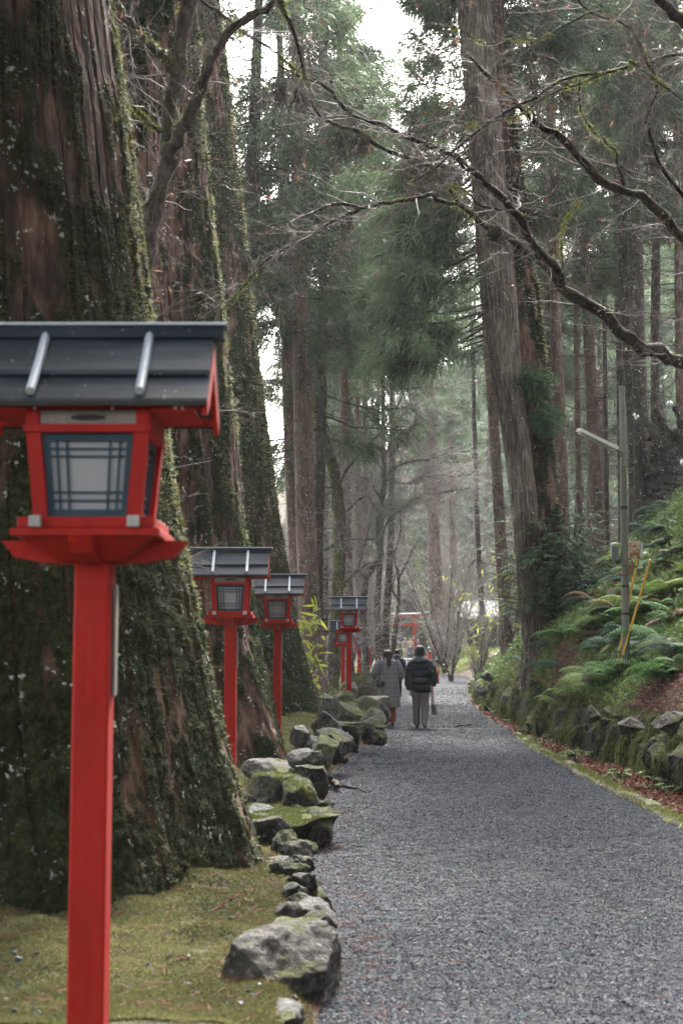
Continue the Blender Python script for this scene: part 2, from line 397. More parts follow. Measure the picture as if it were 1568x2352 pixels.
# gravel path
n = NT('gravel'); v1 = n.vor(42, feature='F1'); vc = n.vor(42, out='Color'); v2 = n.vor(95, out='Color'); big = n.noise(.5, 3, .5); mid = n.noise(3, 4, .6)
vf = n.n("ShaderNodeSeparateColor", i_0=vc).outputs[0]; v2f = n.n("ShaderNodeSeparateColor", i_0=v2).outputs[1]
t = n.math('ADD', n.math('MULTIPLY', vf, .55), n.math('MULTIPLY', v2f, .45))
c = n.ramp(t, [(.1, (.004, .005, .0075)), (.4, (.011, .0135, .019)), (.7, (.021, .025, .033)), (.95, (.045, .050, .060))])
c = n.mix(n.mr(mid, .45, .75), c, n.mix(.6, c, (.07, .072, .08)))
n.set(c, .9, .1)
n.bump(n.math('SUBTRACT', n.math('MULTIPLY', vf, .6), v1), 1.0, .02); M['gravel'] = n.m
ys = 2.5 * (128 / 2.5) ** np.linspace(0, 1, 420); g = Geo(); nx = 120
uu = np.linspace(0, 1, nx); L = xl(ys)[:, None] + .04 * vn(ys * 3, 0, 0, 4)[:, None]; R = xr(ys)[:, None] + .03 * vn(ys * 3, 5, 0, 4)[:, None]
X = L + (R - L) * uu; Y = np.broadcast_to(ys[:, None], X.shape)
Z = hp(Y) + .012 * fbm(X * 1.6, Y * 1.2, 0, 21, 2) + .006 * vn(X * 12, Y * 12, 0, 8)
def pathz(x, y): return hp(y) + .012 * fbm(x * 1.6, y * 1.2, 0, 21, 2) + .006 * vn(x * 12, y * 12, 0, 8)
g.add(np.stack((X, Y, Z), -1), grid_faces(nx, len(ys)))
tag(g.obj('gravel_path', M['gravel']), 'crushed grey gravel path running up through the wood', kind='structure')
# loose chips on the near path
def chips(g, N, xs, ys_, zs, size, rng, m=0):
    base = np.array([(1, 0, 0), (-1, 0, 0), (0, 1, 0), (0, -1, 0), (0, 0, 1), (0, 0, -1)], float)
    f = np.array([(0, 2, 4), (2, 1, 4), (1, 3, 4), (3, 0, 4), (2, 0, 5), (1, 2, 5), (3, 1, 5), (0, 3, 5)])
    v = base[None] * (1 + .45 * rng.uniform(-1, 1, (N, 6, 1))) + rng.normal(0, .18, (N, 6, 3))
    v *= np.array((1, .75, .5)) * size[:, None, None]
    a = rng.uniform(0, 2 * np.pi, N); b = rng.normal(0, .5, N)
    ca, sa, cb, sb = np.cos(a)[:, None], np.sin(a)[:, None], np.cos(b)[:, None], np.sin(b)[:, None]
    x, y, z = v[..., 0], v[..., 1], v[..., 2]
    y, z = y * cb - z * sb, y * sb + z * cb
    x, y = x * ca - y * sa, x * sa + y * ca
    v = np.stack((x + xs[:, None], y + ys_[:, None], z + zs[:, None]), -1)
    g.add(v, None, (f[None] + (np.arange(N) * 6)[:, None, None]).reshape(-1, 3), m=m, rnd=np.repeat(rng.uniform(0, 1, N), 6))
n = NT('gravel_chip'); r = n.attr('rnd'); lf = n.mr(n.noise(.55, 4, .6), .38, .62, .0, .5); r = n.math('SUBTRACT', r, n.math('MULTIPLY', lf, .28))
n.set(n.ramp(r, [(0, (.003, .004, .0065)), (.35, (.009, .012, .019)), (.62, (.020, .0255, .036)), (.86, (.075, .086, .105)), (1, (.06, .045, .035))]), .65, .22); M['chip'] = n.m
rng = np.random.default_rng(3)
N = 250000; yb = 5.6 * (62 / 5.6) ** (rng.uniform(0, 1, N) ** 1.2)
xa = xl(yb) - .12 + (xr(yb) - xl(yb) + .2) * rng.uniform(0, 1, N)
k = (xa / yb < .27) & (xa > xl(yb) - .12); yb, xa = yb[k], xa[k]
g = Geo(); chips(g, len(yb), xa, yb, pathz(xa, yb) + .002, .0034 * (1 + yb * .07) * rng.uniform(.8, 1.9, len(yb)), rng)
tag(g.obj('loose_gravel', M['chip'], smooth=False), 'loose grey stone chips covering the near gravel path', 'gravel', kind='stuff')
# dark drain strip across the path
g = Geo(); y0 = 29.35; box(g, 1.5, xr(29.) + .5, y0, y0 + .09, hp(29.) - .05, hp(29.) + .016, bev=.004)
tag(g.obj('drain_strip', plain('drain', (.035, .035, .035), .7)), 'thin dark drain strip crossing the gravel behind the walkers', kind='structure')
# mossy kerb on the right
ys = np.arange(5, 27.5, .035); nb = 9; th = np.linspace(0, np.pi, nb)
cx = xr(ys) + .07 + .02 * vn(ys * 1.7, 0, 0, 61); wv = .075 + .02 * vn(ys * 2.2, 3, 0, 62); hv = .075 + .03 * vn(ys * 1.3, 7, 0, 63)
gap = sst(.86, .98, np.abs(((ys * 1.25) % 1) - .5) * 2)
hv = hv * (1 - .6 * gap)
X = cx[:, None] - np.cos(th) * wv[:, None]; Zz = hp(ys)[:, None] - .02 + np.sin(th) ** .6 * hv[:, None]
Y = np.broadcast_to(ys[:, None], X.shape); nn = fbm(X * 22, Y * 22, Zz * 22, 5, 3) * .012
g = Geo(); g.add(np.stack((X + nn, Y, Zz + nn), -1), grid_faces(nb, len(ys)), moss=np.clip(.55 + vn(X * 6, Y * 3, 0, 8), 0, 1))
rng = np.random.default_rng(12); N = 10000; yb = rng.uniform(5, 27, N); xb = xr(yb) + .07 + rng.normal(0, .045, N)
pt = np.stack((xb, yb, hp(yb) + .05), -1); dv = rng.normal(0, .012, (N, 3)); dv[:, 2] = rng.uniform(.008, .03, N)
ribbons(g, np.stack((pt, pt + dv), 1), np.stack((rng.uniform(.003, .006, N), np.full(N, .001)), 1), m=1, rnd=rng.uniform(.3, 1, N))
tag(g.obj('mossy_kerb', [M['bark_mossy'], M['moss_hang']]), 'low mossy stone kerb edging the right of the path', kind='structure')

# ------------------------------------------------------------------ rocks
def rockmat(name, cols, mossb):
    n = NT(name); a = n.noise(3.2, 6, .65, dist=.6); b = n.noise(17, 5, .7); sv = n.noise(5, 4, .6, n.mapping((1, 1, 5)))
    t = n.math('ADD', n.math('MULTIPLY', a, .5), n.math('ADD', n.math('MULTIPLY', b, .3), n.math('MULTIPLY', sv, .2)))
    c = n.ramp(t, [(.34, cols[0]), (.46, cols[1]), (.56, cols[2]), (.70, cols[3])])
    sp_ = n.noise(30, 3, .75); c = n.mix(n.mr(sp_, .56, .62), c, n.mix(.75, c, cols[3])); c = n.mix(n.mr(sp_, .44, .38), c, n.mix(.6, c, cols[0]))
    ge = n.n("ShaderNodeNewGeometry"); nz = n.n("ShaderNodeSeparateXYZ", i_0=ge.outputs['Normal']).outputs[2]
    mn = n.noise(2.4, 5, .7); oi = n.n("ShaderNodeObjectInfo").outputs['Random']
    f = n.math('ADD', n.math('MULTIPLY', nz, .25), n.math('ADD', mn, n.math('MULTIPLY', oi, .12)))
    mk = n.mr(f, mossb, mossb + .10)
    m2 = n.noise(40, 4, .7)
    mc = n.ramp(n.math('ADD', n.math('MULTIPLY', m2, .6), n.math('MULTIPLY', a, .4)), [(.36, (.016, .018, .007)), (.5, (.048, .054, .017)), (.64, (.12, .125, .04))])
    n.set(n.mix(mk, c, mc), n.mix(mk, n.mr(b, .3, .7, .6, .9), (.95, .95, .95)), .18)
    sp = n.noise(55, 3, .7); n.bump(n.math('ADD', n.math('MULTIPLY', b, 1.0), n.math('MULTIPLY', m2, .5)), 1.0, .05)
    return n.m
M['rock_grey'] = rockmat('rock_grey', [(.012, .011, .009), (.036, .031, .025), (.068, .062, .052), (.15, .145, .13)], .77)
M['rock_moss'] = rockmat('rock_moss', [(.014, .013, .011), (.040, .037, .030), (.080, .075, .062), (.16, .155, .14)], .68)
M['rock_dark'] = rockmat('rock_dark', [(.008, .009, .009), (.018, .019, .018), (.038, .038, .035), (.11, .11, .10)], .72)
M['rock_wall'] = rockmat('rock_wall', [(.006, .006, .005), (.014, .015, .012), (.030, .030, .025), (.08, .08, .075)], .62)
M['rock_white'] = rockmat('rock_white', [(.026, .024, .020), (.058, .055, .048), (.100, .097, .088), (.17, .168, .16)], .80)
import bmesh
_ico = {}
def ico(n):
    if n not in _ico:
        bm = bmesh.new(); bmesh.ops.create_icosphere(bm, subdivisions=n, radius=1)
        _ico[n] = (np.array([v.co[:] for v in bm.verts]), np.array([[v.index for v in f.verts] for f in bm.faces])); bm.free()
    return _ico[n]
def rock_verts(size, seed, sub=5, cuts=9, blocky=.6, lay=0.0, flat=None):
    v, f = ico(sub); v = v.copy(); rng = np.random.default_rng(seed); cuts += 7; v *= (1 + .10 * fbm(v[:, 0] * 1.3 + seed, v[:, 1] * 1.3, v[:, 2] * 1.3, seed + 40, 2))[:, None]
    for i in range(cuts):
        d = rng.normal(size=3); d[2] *= .8; d /= np.linalg.norm(d); h = rng.uniform(.46, .84)
        e = v @ d - h; e = np.where(e > 0, e, 0); v -= (e * (.97))[:, None] * d
    if flat is not None:
        e = np.clip(v[:, 2] - flat, 0, None); v[:, 2] -= e * .93
    s = seed * 3.1
    v += .045 * np.stack([fbm(v[:, 0] * 3.2 + s, v[:, 1] * 2.2, v[:, 2] * 2.2, seed + i, 3) for i in range(3)], -1)
    size = np.asarray(size) * 1.22; v = v * size
    nrm = v / (np.linalg.norm(v, axis=1, keepdims=True) + 1e-9)
    if lay: v += nrm * (lay * (np.abs(((v[:, 2] * 14 + .8 * vn(v[:, 0] * 4, v[:, 1] * 4, 0, seed)) % 1) - .5) - .25))[:, None]
    q = v * 5.5 / (np.mean(size) / .25); rg = 1 - 2 * np.abs(fbm(q[:, 0], q[:, 1], q[:, 2] * 1.6, seed + 6, 4, .55)); v += nrm * (.030 * np.mean(size) * np.clip(rg, -1.0, .8))[:, None]
    v += nrm * (.008 * fbm(v[:, 0] * 22, v[:, 1] * 22, v[:, 2] * 22, seed + 5, 3))[:, None]
    return v, f
def rock_moss(g, v, f, N, rng, m=1, zmin=.35, ln=.009, base=0.0):
    """fine moss blades where the rock faces up"""
    a, b, c = v[f[:, 0]], v[f[:, 1]], v[f[:, 2]]; nn = np.cross(b - a, c - a); ar = np.linalg.norm(nn, axis=1); nn /= ar[:, None] + 1e-12
    wgt = ar * (nn[:, 2] > zmin) * (fbm(a[:, 0] * 5, a[:, 1] * 5, a[:, 2] * 5 + base, 44, 3) > -.05)
    if wgt.sum() <= 0: return
    i = rng.choice(len(f), N, p=wgt / wgt.sum()); u = rng.uniform(0, 1, (N, 2)); u = np.where(u.sum(1, keepdims=True) > 1, 1 - u, u)
    p = a[i] + (b[i] - a[i]) * u[:, :1] + (c[i] - a[i]) * u[:, 1:]
    q = p + nn[i] * ln * rng.uniform(.4, 1.2, (N, 1)) + rng.normal(0, ln * .5, (N, 3))
    ribbons(g, np.stack((p, q), 1), np.stack((np.full(N, ln * .28), np.full(N, ln * .06)), 1), m=m, rnd=rng.uniform(.0, .75, N))
def boulder(label, px, py, d, size, mat, seed, rz=0, tilt=(0, 0), zoff=0.0, group='boulders edging the left of the path', moss=0, **kw):
    """px,py: picture position of the rock centre at distance d"""
    c = P(px, py, d); c[2] += zoff
    v, f = rock_verts(size, seed, **kw)
    R = np.array(Matrix.Rotation(rz, 3, 'Z') @ Matrix.Rotation(tilt[0], 3, 'X') @ Matrix.Rotation(tilt[1], 3, 'Y'))
    v = v @ R.T
    g = Geo(); g.add(v, None, f)
    if moss: rock_moss(g, v, f, moss * 3, np.random.default_rng(seed), base=seed)
    o = g.obj('boulder', [M[mat], M['moss_hang']]); o.location = c
    tag(o, label, 'boulder', group); return o
B = boulder
B('large rough grey brown boulder at the near left edge of the gravel', 645, 2262, 6.75, (.27, .56, .27), 'rock_grey', 3, rz=-.5, tilt=(.12, .1), sub=6, cuts=12)
B('pale smooth boulder just behind the largest rough grey one', 697, 2150, 8.2, (.17, .26, .19), 'rock_white', 5, rz=.2, tilt=(-.2, .1), cuts=6)
B('pale grey jagged boulder below the root foot of the nearest trunk', 692, 2085, 9.1, (.17, .34, .19), 'rock_grey', 7, rz=.25)
B('light grey rounded boulder leaning on the root foot of the nearest trunk', 617, 2022, 10.0, (.14, .20, .21), 'rock_white', 8, rz=.7)
B('brown mossy rock beside the light grey rounded boulder', 658, 1990, 10.4, (.10, .16, .22), 'rock_moss', 9, rz=.2)
B('dark pointed boulder with a mossy right flank under the flat slab', 600, 1948, 10.9, (.19, .22, .22), 'rock_dark', 10, rz=.5, tilt=(0, .3))
B('wide flat topped slab with mossy top and black undercut face', 655, 1903, 12.1, (.50, .60, .31), 'rock_dark', 12, rz=.1, tilt=(.05, .03), cuts=-2, flat=.38, sub=6, moss=6000)
B('mossy lump at the right end of the wide flat slab', 738, 1900, 12.0, (.11, .30, .24), 'rock_moss', 14, rz=-.1, flat=.5)
B('low grey mossy ledge rock behind the wide flat slab', 640, 1808, 14.2, (.36, .42, .20), 'rock_grey', 15, rz=-.2, flat=.5, moss=2500)
B('mossy brown rock in front of the second lantern post', 690, 1822, 13.4, (.20, .30, .17), 'rock_moss', 16, moss=1500)
B('squarish boulder with pale top and dark side beside the gravel', 722, 1800, 15.0, (.21, .30, .25), 'rock_dark', 17, flat=.55, sub=6)
B('flat grey rock below the root foot of the second giant trunk', 622, 1772, 15.6, (.25, .35, .16), 'rock_grey', 18)
B('rounded boulder with brown crown beside the squarish one', 738, 1735, 17.2, (.21, .28, .22), 'rock_moss', 19, tilt=(0, .25))
B('pale egg shaped boulder on the moss by the second giant trunk', 686, 1702, 18.2, (.14, .20, .15), 'rock_white', 20)
B('low white rock beside the pale egg shaped boulder', 714, 1712, 18.2, (.13, .20, .10), 'rock_white', 21)
B('small white rock in front of the pale egg shaped boulder', 695, 1742, 17.0, (.19, .20, .10), 'rock_white', 22)
B('knobbly tan rock between white rocks and the gravel', 722, 1748, 16.4, (.12, .16, .10), 'rock_grey', 23)
B('white topped block with dark broken face by the gravel', 757, 1702, 18.6, (.22, .32, .26), 'rock_dark', 24, flat=.5, rz=.2)
B('low dark shard leaning against the white topped block', 795, 1712, 18.9, (.12, .16, .14), 'rock_dark', 25)
B('grey pointed rock behind the white topped block', 752, 1672, 20.2, (.20, .22, .19), 'rock_grey', 26)
B('layered dark boulder with ribbed face beside the gravel', 802, 1683, 20.8, (.26, .30, .24), 'rock_dark', 27, lay=.05, flat=.5)
B('speckled boulder with overhanging nose beside the gravel', 848, 1672, 22.6, (.27, .28, .22), 'rock_grey', 28, tilt=(0, -.2))
B('mossy low rock under the overhanging speckled boulder', 868, 1690, 22.4, (.15, .18, .13), 'rock_moss', 29)
B('tall mossy brown rock at the top of the boulder row', 812, 1652, 25.6, (.34, .30, .30), 'rock_moss', 30)
B('broad mossy mound rock left of the fourth lantern post', 757, 1642, 26.5, (.38, .32, .32), 'rock_moss', 31, moss=1500)
B('second broad mossy rock left of the fourth lantern post', 778, 1620, 29.0, (.42, .32, .30), 'rock_moss', 32, moss=1500)
B('dark green mossy boulder in front of the fourth lantern post', 832, 1640, 26.4, (.34, .30, .28), 'rock_moss', 33, moss=1500)
B('square grey brown block beside the woman in the checked coat', 865, 1630, 27.2, (.30, .32, .32), 'rock_grey', 34, cuts=7, flat=.6)
B('mossy knob below the square grey brown block', 853, 1655, 25.0, (.22, .25, .25), 'rock_moss', 35)
B('steep mossy cone of rock right of the fourth lantern post', 848, 1600, 31.5, (.36, .3, .36), 'rock_moss', 36, moss=1500)
B('flat cushion of moss on rock behind the mossy cone', 848, 1575, 36.0, (.60, .5, .20), 'rock_moss', 37, moss=2500)
B('upper cushion of moss on rock near the sixth lantern', 852, 1560, 41.0, (.65, .5, .22), 'rock_moss', 38, moss=2500)
B('pale broken rock between mossy cushion and mossy cone', 868, 1592, 33.5, (.26, .25, .16), 'rock_white', 39)
B('grey rock right behind the fourth lantern post', 806, 1590, 33.0, (.24, .25, .22), 'rock_grey', 40)
B('flat whitish stone at the bottom left edge of the picture', 560, 2375, 6.0, (.34, .3, .10), 'rock_white', 41)
B('small grey stone standing in the moss by the largest boulder', 522, 2285, 6.5, (.085, .10, .075), 'rock_grey', 42)
B('small pale stone half sunk in moss at the bottom left', 466, 2318, 6.3, (.075, .06, .05), 'rock_white', 43)
B('small dark stone in a tuft of moss left of the largest boulder', 425, 2210, 7.2, (.12, .12, .07), 'rock_grey', 44)
B('low grey stone on the moss left of the nearest lantern post', 72, 2172, 7.6, (.15, .13, .06), 'rock_grey', 45)
B('tiny dark stone at the very bottom beside the nearest post', 290, 2345, 6.1, (.05, .05, .03), 'rock_dark', 46)
B('tiny grey stone on bright moss near the nearest post', 120, 2250, 6.9, (.035, .035, .02), 'rock_grey', 47)
B('large dark rock in the gravel edge behind the nearest trunk', 560, 1860, 13.2, (.16, .2, .14), 'rock_dark', 48)
rng = np.random.default_rng(71)
for k in range(46):
    y = 7.2 * (34 / 7.2) ** ((k + rng.uniform(0, .8)) / 46); s = rng.uniform(.05, .12); x = float(xl(y)) - rng.uniform(.0, .22); v, f = rock_verts((s, s * rng.uniform(.8, 1.5), s * .7), 900 + k, sub=4); g = Geo(); g.add(v, None, f)
    o = g.obj('boulder', M[('rock_grey', 'rock_moss', 'rock_dark')[k % 3]]); o.location = (x, y, float(terrain(x - .1, y)) + s * .15); o.rotation_euler = (0, 0, rng.uniform(0, 6)); tag(o, 'small stone packed among the boulders of the left path edge', 'stone', 'small stones packed among the edging boulders')
# the retaining wall of mossy boulders on the right
rng = np.random.default_rng(22)
wl = 'mossy dark boulder in the low retaining wall on the right'
y = 6.0; wallr = []
while y < 62:
    s = rng.uniform(.22, .48) * (1 if y < 30 else .85 if y < 45 else .7); H = float(wallh(y))
    wallr.append((y, s, H * rng.uniform(.42, .60), 0)); 
    if rng.uniform() < .85: wallr.append((y + rng.uniform(-.1, .2), s * rng.uniform(.6, .95), H * rng.uniform(.3, .42), 1))
    y += s * rng.uniform(1.45, 1.95)
def wall_moss(g, v, f, N, rng):
    a, b, c = v[f[:, 0]], v[f[:, 1]], v[f[:, 2]]; nn = np.cross(b - a, c - a); ar = np.linalg.norm(nn, axis=1); nn /= ar[:, None] + 1e-12
    wgt = ar * ((nn[:, 0] < .3) | (nn[:, 1] < 0)) * (vn(a[:, 0] * 5, a[:, 1] * 5, a[:, 2] * 1.5, 91) > -.25) * (nn[:, 2] > -.4)
    i = rng.choice(len(f), N, p=wgt / wgt.sum()); p = v[f[i, 0]] + rng.normal(0, .012, (N, 3)) + nn[i] * .006
    d = nn[i] * .025 + rng.normal(0, .012, (N, 3)); d[:, 2] -= rng.uniform(.01, .06, N); q = p + d; r2 = q + d * .6; r2[:, 2] -= .02
    ribbons(g, np.stack((p, q, r2), 1), np.stack((np.full(N, .004), np.full(N, .006), np.full(N, .001)), 1), m=1, rnd=rng.uniform(0, .6, N))
for k, (y, s, hh, row) in enumerate(wallr):
    H = float(wallh(y)); zc = float(hp(y)) + (hh * .75 if row == 0 else H - hh * .55)
    x = float(toe(y)) + (.05 if row == 0 else .16) + rng.uniform(-.08, .06)
    v, f = rock_verts((s * .72, s * .95, hh * 1.02), 200 + k, sub=4 if y > 30 else 5, cuts=8)
    g = Geo(); g.add(v, None, f); wall_moss(g, v, f, 1100 if y < 24 else 550 if y < 40 else 300, rng)
    o = g.obj('boulder', [M['rock_wall'], M['moss_hang']]); o.location = (x, y, zc)
    tag(o, wl, 'boulder', 'mossy boulders of the retaining wall')
# loose pale rocks on top of the wall
for (px, py, d, sz, mt, lb) in ((955 + 400, 1640, 19.2, (.14, .2, .11), 'rock_grey', 'blocky dark stone jutting from the top of the mossy wall'),
        (1535, 1662, 16.0, (.18, .2, .11), 'rock_grey', 'grey stone with sawn looking face lying in red leaves'),
        (1440, 1665, 17.0, (.16, .2, .10), 'rock_grey', 'pale blue grey rock on top of the wall among leaves'),
        (1120, 1553, 42, (.22, .25, .14), 'rock_white', 'pale rock on the far end of the mossy wall'),
        (1105, 1590, 35, (.16, .22, .13), 'rock_white', 'grey white rock low in the far end of the wall'),
        (1350, 1560, 23, (.10, .1, .08), 'rock_white', 'small whitish rock on the bank below the pole')):
    B(lb, px, py, d, sz, mt, int(px), group='stones on top of the retaining wall')
for (px, py, d, s, lb) in ((1012, 1515, 89, .45, 'heap rock on the verge below the reddish cedar'), (1030, 1522, 88, .3, 'white rock in the grass of the far verge'), (1002, 1500, 92, .5, 'pale round rock beside the far red railing'), (1042, 1527, 87, .22, 'small white rock in the far verge'), (1022, 1530, 86, .25, 'low grey rock at the foot of the far verge')):
    B(lb, px, py, d, (s, s, s * .6), 'rock_white', int(px * 3), group='rocks on the far verge', sub=4)
# ------------------------------------------------------------------ lanterns
def paint(name, col, rough=.45, worn=.5):
    n = NT(name); a = n.noise(7, 5, .6, n.mapping((1, 1, .35))); b = n.noise(45, 4, .7, n.mapping((1, 1, .2))); pk = n.noise(16, 5, .75)
    c = n.mix(a, tuple(x * .52 for x in col), tuple(min(1, x * 1.3) for x in col)); gr = n.noise(60, 3, .6, n.mapping((1, 1, .04))); c = n.mix(n.mr(gr, .5, .75, 0, .35), c, tuple(x * .45 for x in col))
    c = n.mix(n.math('MULTIPLY', n.mr(pk, .64, .70), worn), c, tuple(x * .35 + .02 for x in col))
    n.set(c, n.mr(b, .3, .7, rough - .1, rough + .2), .4); n.bump(b, .35, .004); n.b.inputs['Specular IOR Level'].default_value = .22
    return n.m
M['red'] = paint('red_paint', (.36, .011, .005), .6); M['white_end'] = paint('white_paint', (.40, .38, .35), .6); M['teal'] = paint('teal_paint', (.028, .060, .082), .5)
M['plaster'] = paint('plaster', (.26, .22, .19), .7); M['slot'] = plain('slot_dark', (.02, .018, .016))
M['pane'] = plain('pane', (.30, .30, .305), .45, .4, .14, 4)
M['grey_wood'] = paint('grey_wood', (.20, .19, .15), .7)
n = NT('roof_paint'); a = n.noise(3.5, 5, .65, n.mapping((.6, 3, 3))); b = n.noise(30, 5, .7, n.mapping((.15, 1, 1))); s1 = n.noise(55, 2, .5)
c = n.ramp(a, [(.35, (.006, .010, .016)), (.55, (.014, .021, .031)), (.7, (.034, .045, .060))])
c = n.mix(n.mr(s1, .70, .74), c, (.35, .37, .38))
n.set(c, n.mr(b, .3, .7, .32, .6), .38); n.bump(b, .3, .004); M['roof'] = n.m
def build_lantern(loc, label, plate=True, rz=0.0, variant='roof'):
    """local axes: x right, front faces -y, z up, base at 0; total height 2.5 m"""
    T = empty('lantern_post', loc, label, 'lantern', 'red lantern posts along the path', rz)
    R_, W_, TL, RF = M['red'], M['white_end'], M['teal'], M[variant]
    g = Geo(); box(g, -.058, .058, -.058, .058, -.5, 1.74, bev=.006); g.obj('post', R_, T, smooth=False)
    if plate:
        g = Geo(); box(g, .0595, .071, -.012, .04, 1.30 - .02, 1.64, bev=.003); g.obj('name_board', M['grey_wood'], T, smooth=False)
    # boat shaped brackets, one along x and one along y
    g = Geo()
    def boat(ax, hw, dz):
        poly = [(-hw, 1.781 + dz), (hw, 1.781 + dz), (hw - .012, 1.765 + dz), (hw * .86, 1.728 + dz), (hw * .55, 1.712 + dz), (.06, 1.703 + dz), (-.06, 1.703 + dz), (-hw * .55, 1.712 + dz), (-hw * .86, 1.728 + dz), (-hw + .012, 1.765 + dz)]
        prism(g, poly, -.035, .035, ax)
    boat('y', .300, 0); 
    gx = [(-.300, 1.779), (.300, 1.779), (.288, 1.76), (.255, 1.728), (.16, 1.714), (.05, 1.705), (-.05, 1.705), (-.16, 1.714), (-.255, 1.728), (-.288, 1.76)]
    prism(g, gx, -.035, .035, 'x')
    # inner dished plate between the brackets
    v = [(-.20, -.20, 1.781), (.20, -.20, 1.781), (.20, .20, 1.781), (-.20, .20, 1.781), (-.10, -.10, 1.715), (.10, -.10, 1.715), (.10, .10, 1.715), (-.10, .10, 1.715)]
    g.add(v, [(0, 1, 5, 4), (1, 2, 6, 5), (2, 3, 7, 6), (3, 0, 4, 7), (4, 5, 6, 7)])
    g.obj('bracket', R_, T, smooth=False)
    g = Geo(); box(g, -.232, .232, -.215, .215, 1.783, 1.808, bev=.003); box(g, -.215, .215, -.195, .195, 1.810, 1.845, bev=.003); g.obj('base_plate', R_, T, smooth=False)
    for sx in (-1, 1):
        for sy in (-1, 1):
            g = Geo(); x0 = sx * .153; box(g, x0 - .0185, x0 + .0185, sy * .216 - .012, sy * .216 + .012, 1.8105, 1.8465, bev=.002); g.obj('beam_end', W_, T, smooth=False)
    # tapered body: posts at the four corners
    zt, zb, wt, wb = 2.112, 1.846, .193, .170
    def lerp(z): return wb + (wt - wb) * (z - zb) / (zt - zb)
    for sx in (-1, 1):
        for sy in (-1, 1):
            g = Geo(); o1, o0, tk = lerp(zt), lerp(zb), .046
            v = []
            for z, o in ((zb, o0), (zt, o1)):
                for a, b in ((o, o), (o - tk, o), (o - tk, o - tk), (o, o - tk)): v.append((sx * a, sy * b, z))
            q = [(0, 1, 5, 4), (1, 2, 6, 5), (2, 3, 7, 6), (3, 0, 4, 7), (0, 3, 2, 1), (4, 5, 6, 7)]
            g.add(v, q); g.obj('body_post', R_, T, smooth=False)
    g = Geo(); w_ = .2; box(g, -w_, w_, -w_, -w_ + .05, 2.113, 2.139, bev=.002); box(g, -w_, w_, w_ - .05, w_, 2.113, 2.139, bev=.002)
    box(g, -w_, -w_ + .05, -w_ + .051, w_ - .051, 2.113, 2.139, bev=.002); box(g, w_ - .05, w_, -w_ + .051, w_ - .051, 2.113, 2.139, bev=.002); g.obj('top_beam', R_, T, smooth=False)
    # windows
    for ang in (0, 90, 180, 270):
        Rm = np.array(Matrix.Rotation(rad(ang), 3, 'Z'))
        def wpt(a, z, dep):       # a in -1..1 across the opening
            half = lerp(z) - .047; return Rm @ np.array((a * half, -(lerp(z) - .012) + dep, z))
        def bar(g, a0, z0, a1, z1, t, dep, m=0, vert=True):
            v = []
            for dd in (dep, dep + .010):
                for (a, z) in ((a0, z0), (a1, z1)):
                    for s in (-1, 1):
                        if vert: v.append(wpt(a + s * t, z, dd))
                        else: v.append(wpt(a, z + s * t * .13, dd))
            g.add(v, [(0, 1, 3, 2), (4, 6, 7, 5), (0, 4, 5, 1), (2, 3, 7, 6), (0, 2, 6, 4), (1, 5, 7, 3)], m=m)
        z0, z1 = zb + .002, zt - .002
        g = Geo()
        for s in (-1, 1): bar(g, s * .925, z0, s * .925, z1, .075, .004)
        bar(g, -.85, z0 + .012, .85, z0 + .012, .09, .0045, vert=False); bar(g, -.85, z1 - .011, .85, z1 - .011, .085, .0045, vert=False)
        fr = g.obj('window', TL, T, smooth=False)
        g = Geo()
        for a in (-.70, -.48, .48, .70): bar(g, a, z0 + .024, a, z1 - .022, .022, .008)
        for z in (z0 + .052, z0 + .078, z1 - .046, z1 - .070): bar(g, -.85, z, .85, z, .024, .0095, vert=False)
        g.obj('lattice', TL, fr, smooth=False)
        g = Geo(); v = [wpt(-.88, z0 + .01, .019), wpt(.88, z0 + .01, .019), wpt(.88, z1 - .01, .019), wpt(-.88, z1 - .01, .019)]
        v += [p + Rm @ np.array((0, .003, 0)) for p in v]; g.add(v, [(0, 1, 2, 3), (7, 6, 5, 4), (0, 4, 5, 1), (2, 6, 7, 3), (1, 5, 6, 2), (0, 3, 7, 4)])
        g.obj('pane', M['pane'], fr, smooth=False)
    # frieze, its slots and red blocks
    g = Geo(); box(g, -.152, .152, -.176, .176, 2.1405, 2.186); box(g, -.176, .176, -.150, .150, 2.1405, 2.186); g.obj('frieze', M['plaster'], T, smooth=False)
    for sy in (-1, 1):
        g = Geo(); poly = [(.055 * np.cos(t) * (1 if abs(np.cos(t)) > .3 else 1) , 2.163 + .0095 * np.sin(t)) for t in np.linspace(0, 2 * np.pi, 16, endpoint=False)]
        poly = [(math.copysign(min(abs(p[0]) + .006, .055), p[0]), p[1]) for p in poly]
        prism(g, poly, sy * .1772 - .001, sy * .1772 + .001, 'y'); g.obj('slot', M['slot'], T, smooth=False)
    for sx in (-1, 1):
        g = Geo(); box(g, sx * .175 - .021, sx * .175 + .021, -.187, .187, 2.1403, 2.190, bev=.002)
        g.obj('top_block', R_, T, smooth=False)
    # soffit and gable boards
    g = Geo(); box(g, -.362, .362, -.180, -.150, 2.1908, 2.212, bev=.002); box(g, -.362, .362, .150, .180, 2.1908, 2.212, bev=.002); box(g, -.33, .33, -.148, .148, 2.192, 2.198); g.obj('eave_beam', R_, T, smooth=False)
    eh, ez, rz_ = .222, 2.224, 2.455
    def roofz(y, off=0):      # slightly hollow slope
        t = abs(y) / eh; return rz_ + (ez - rz_) * (t - .10 * t * (1 - t) * -1.0) - .0 + off
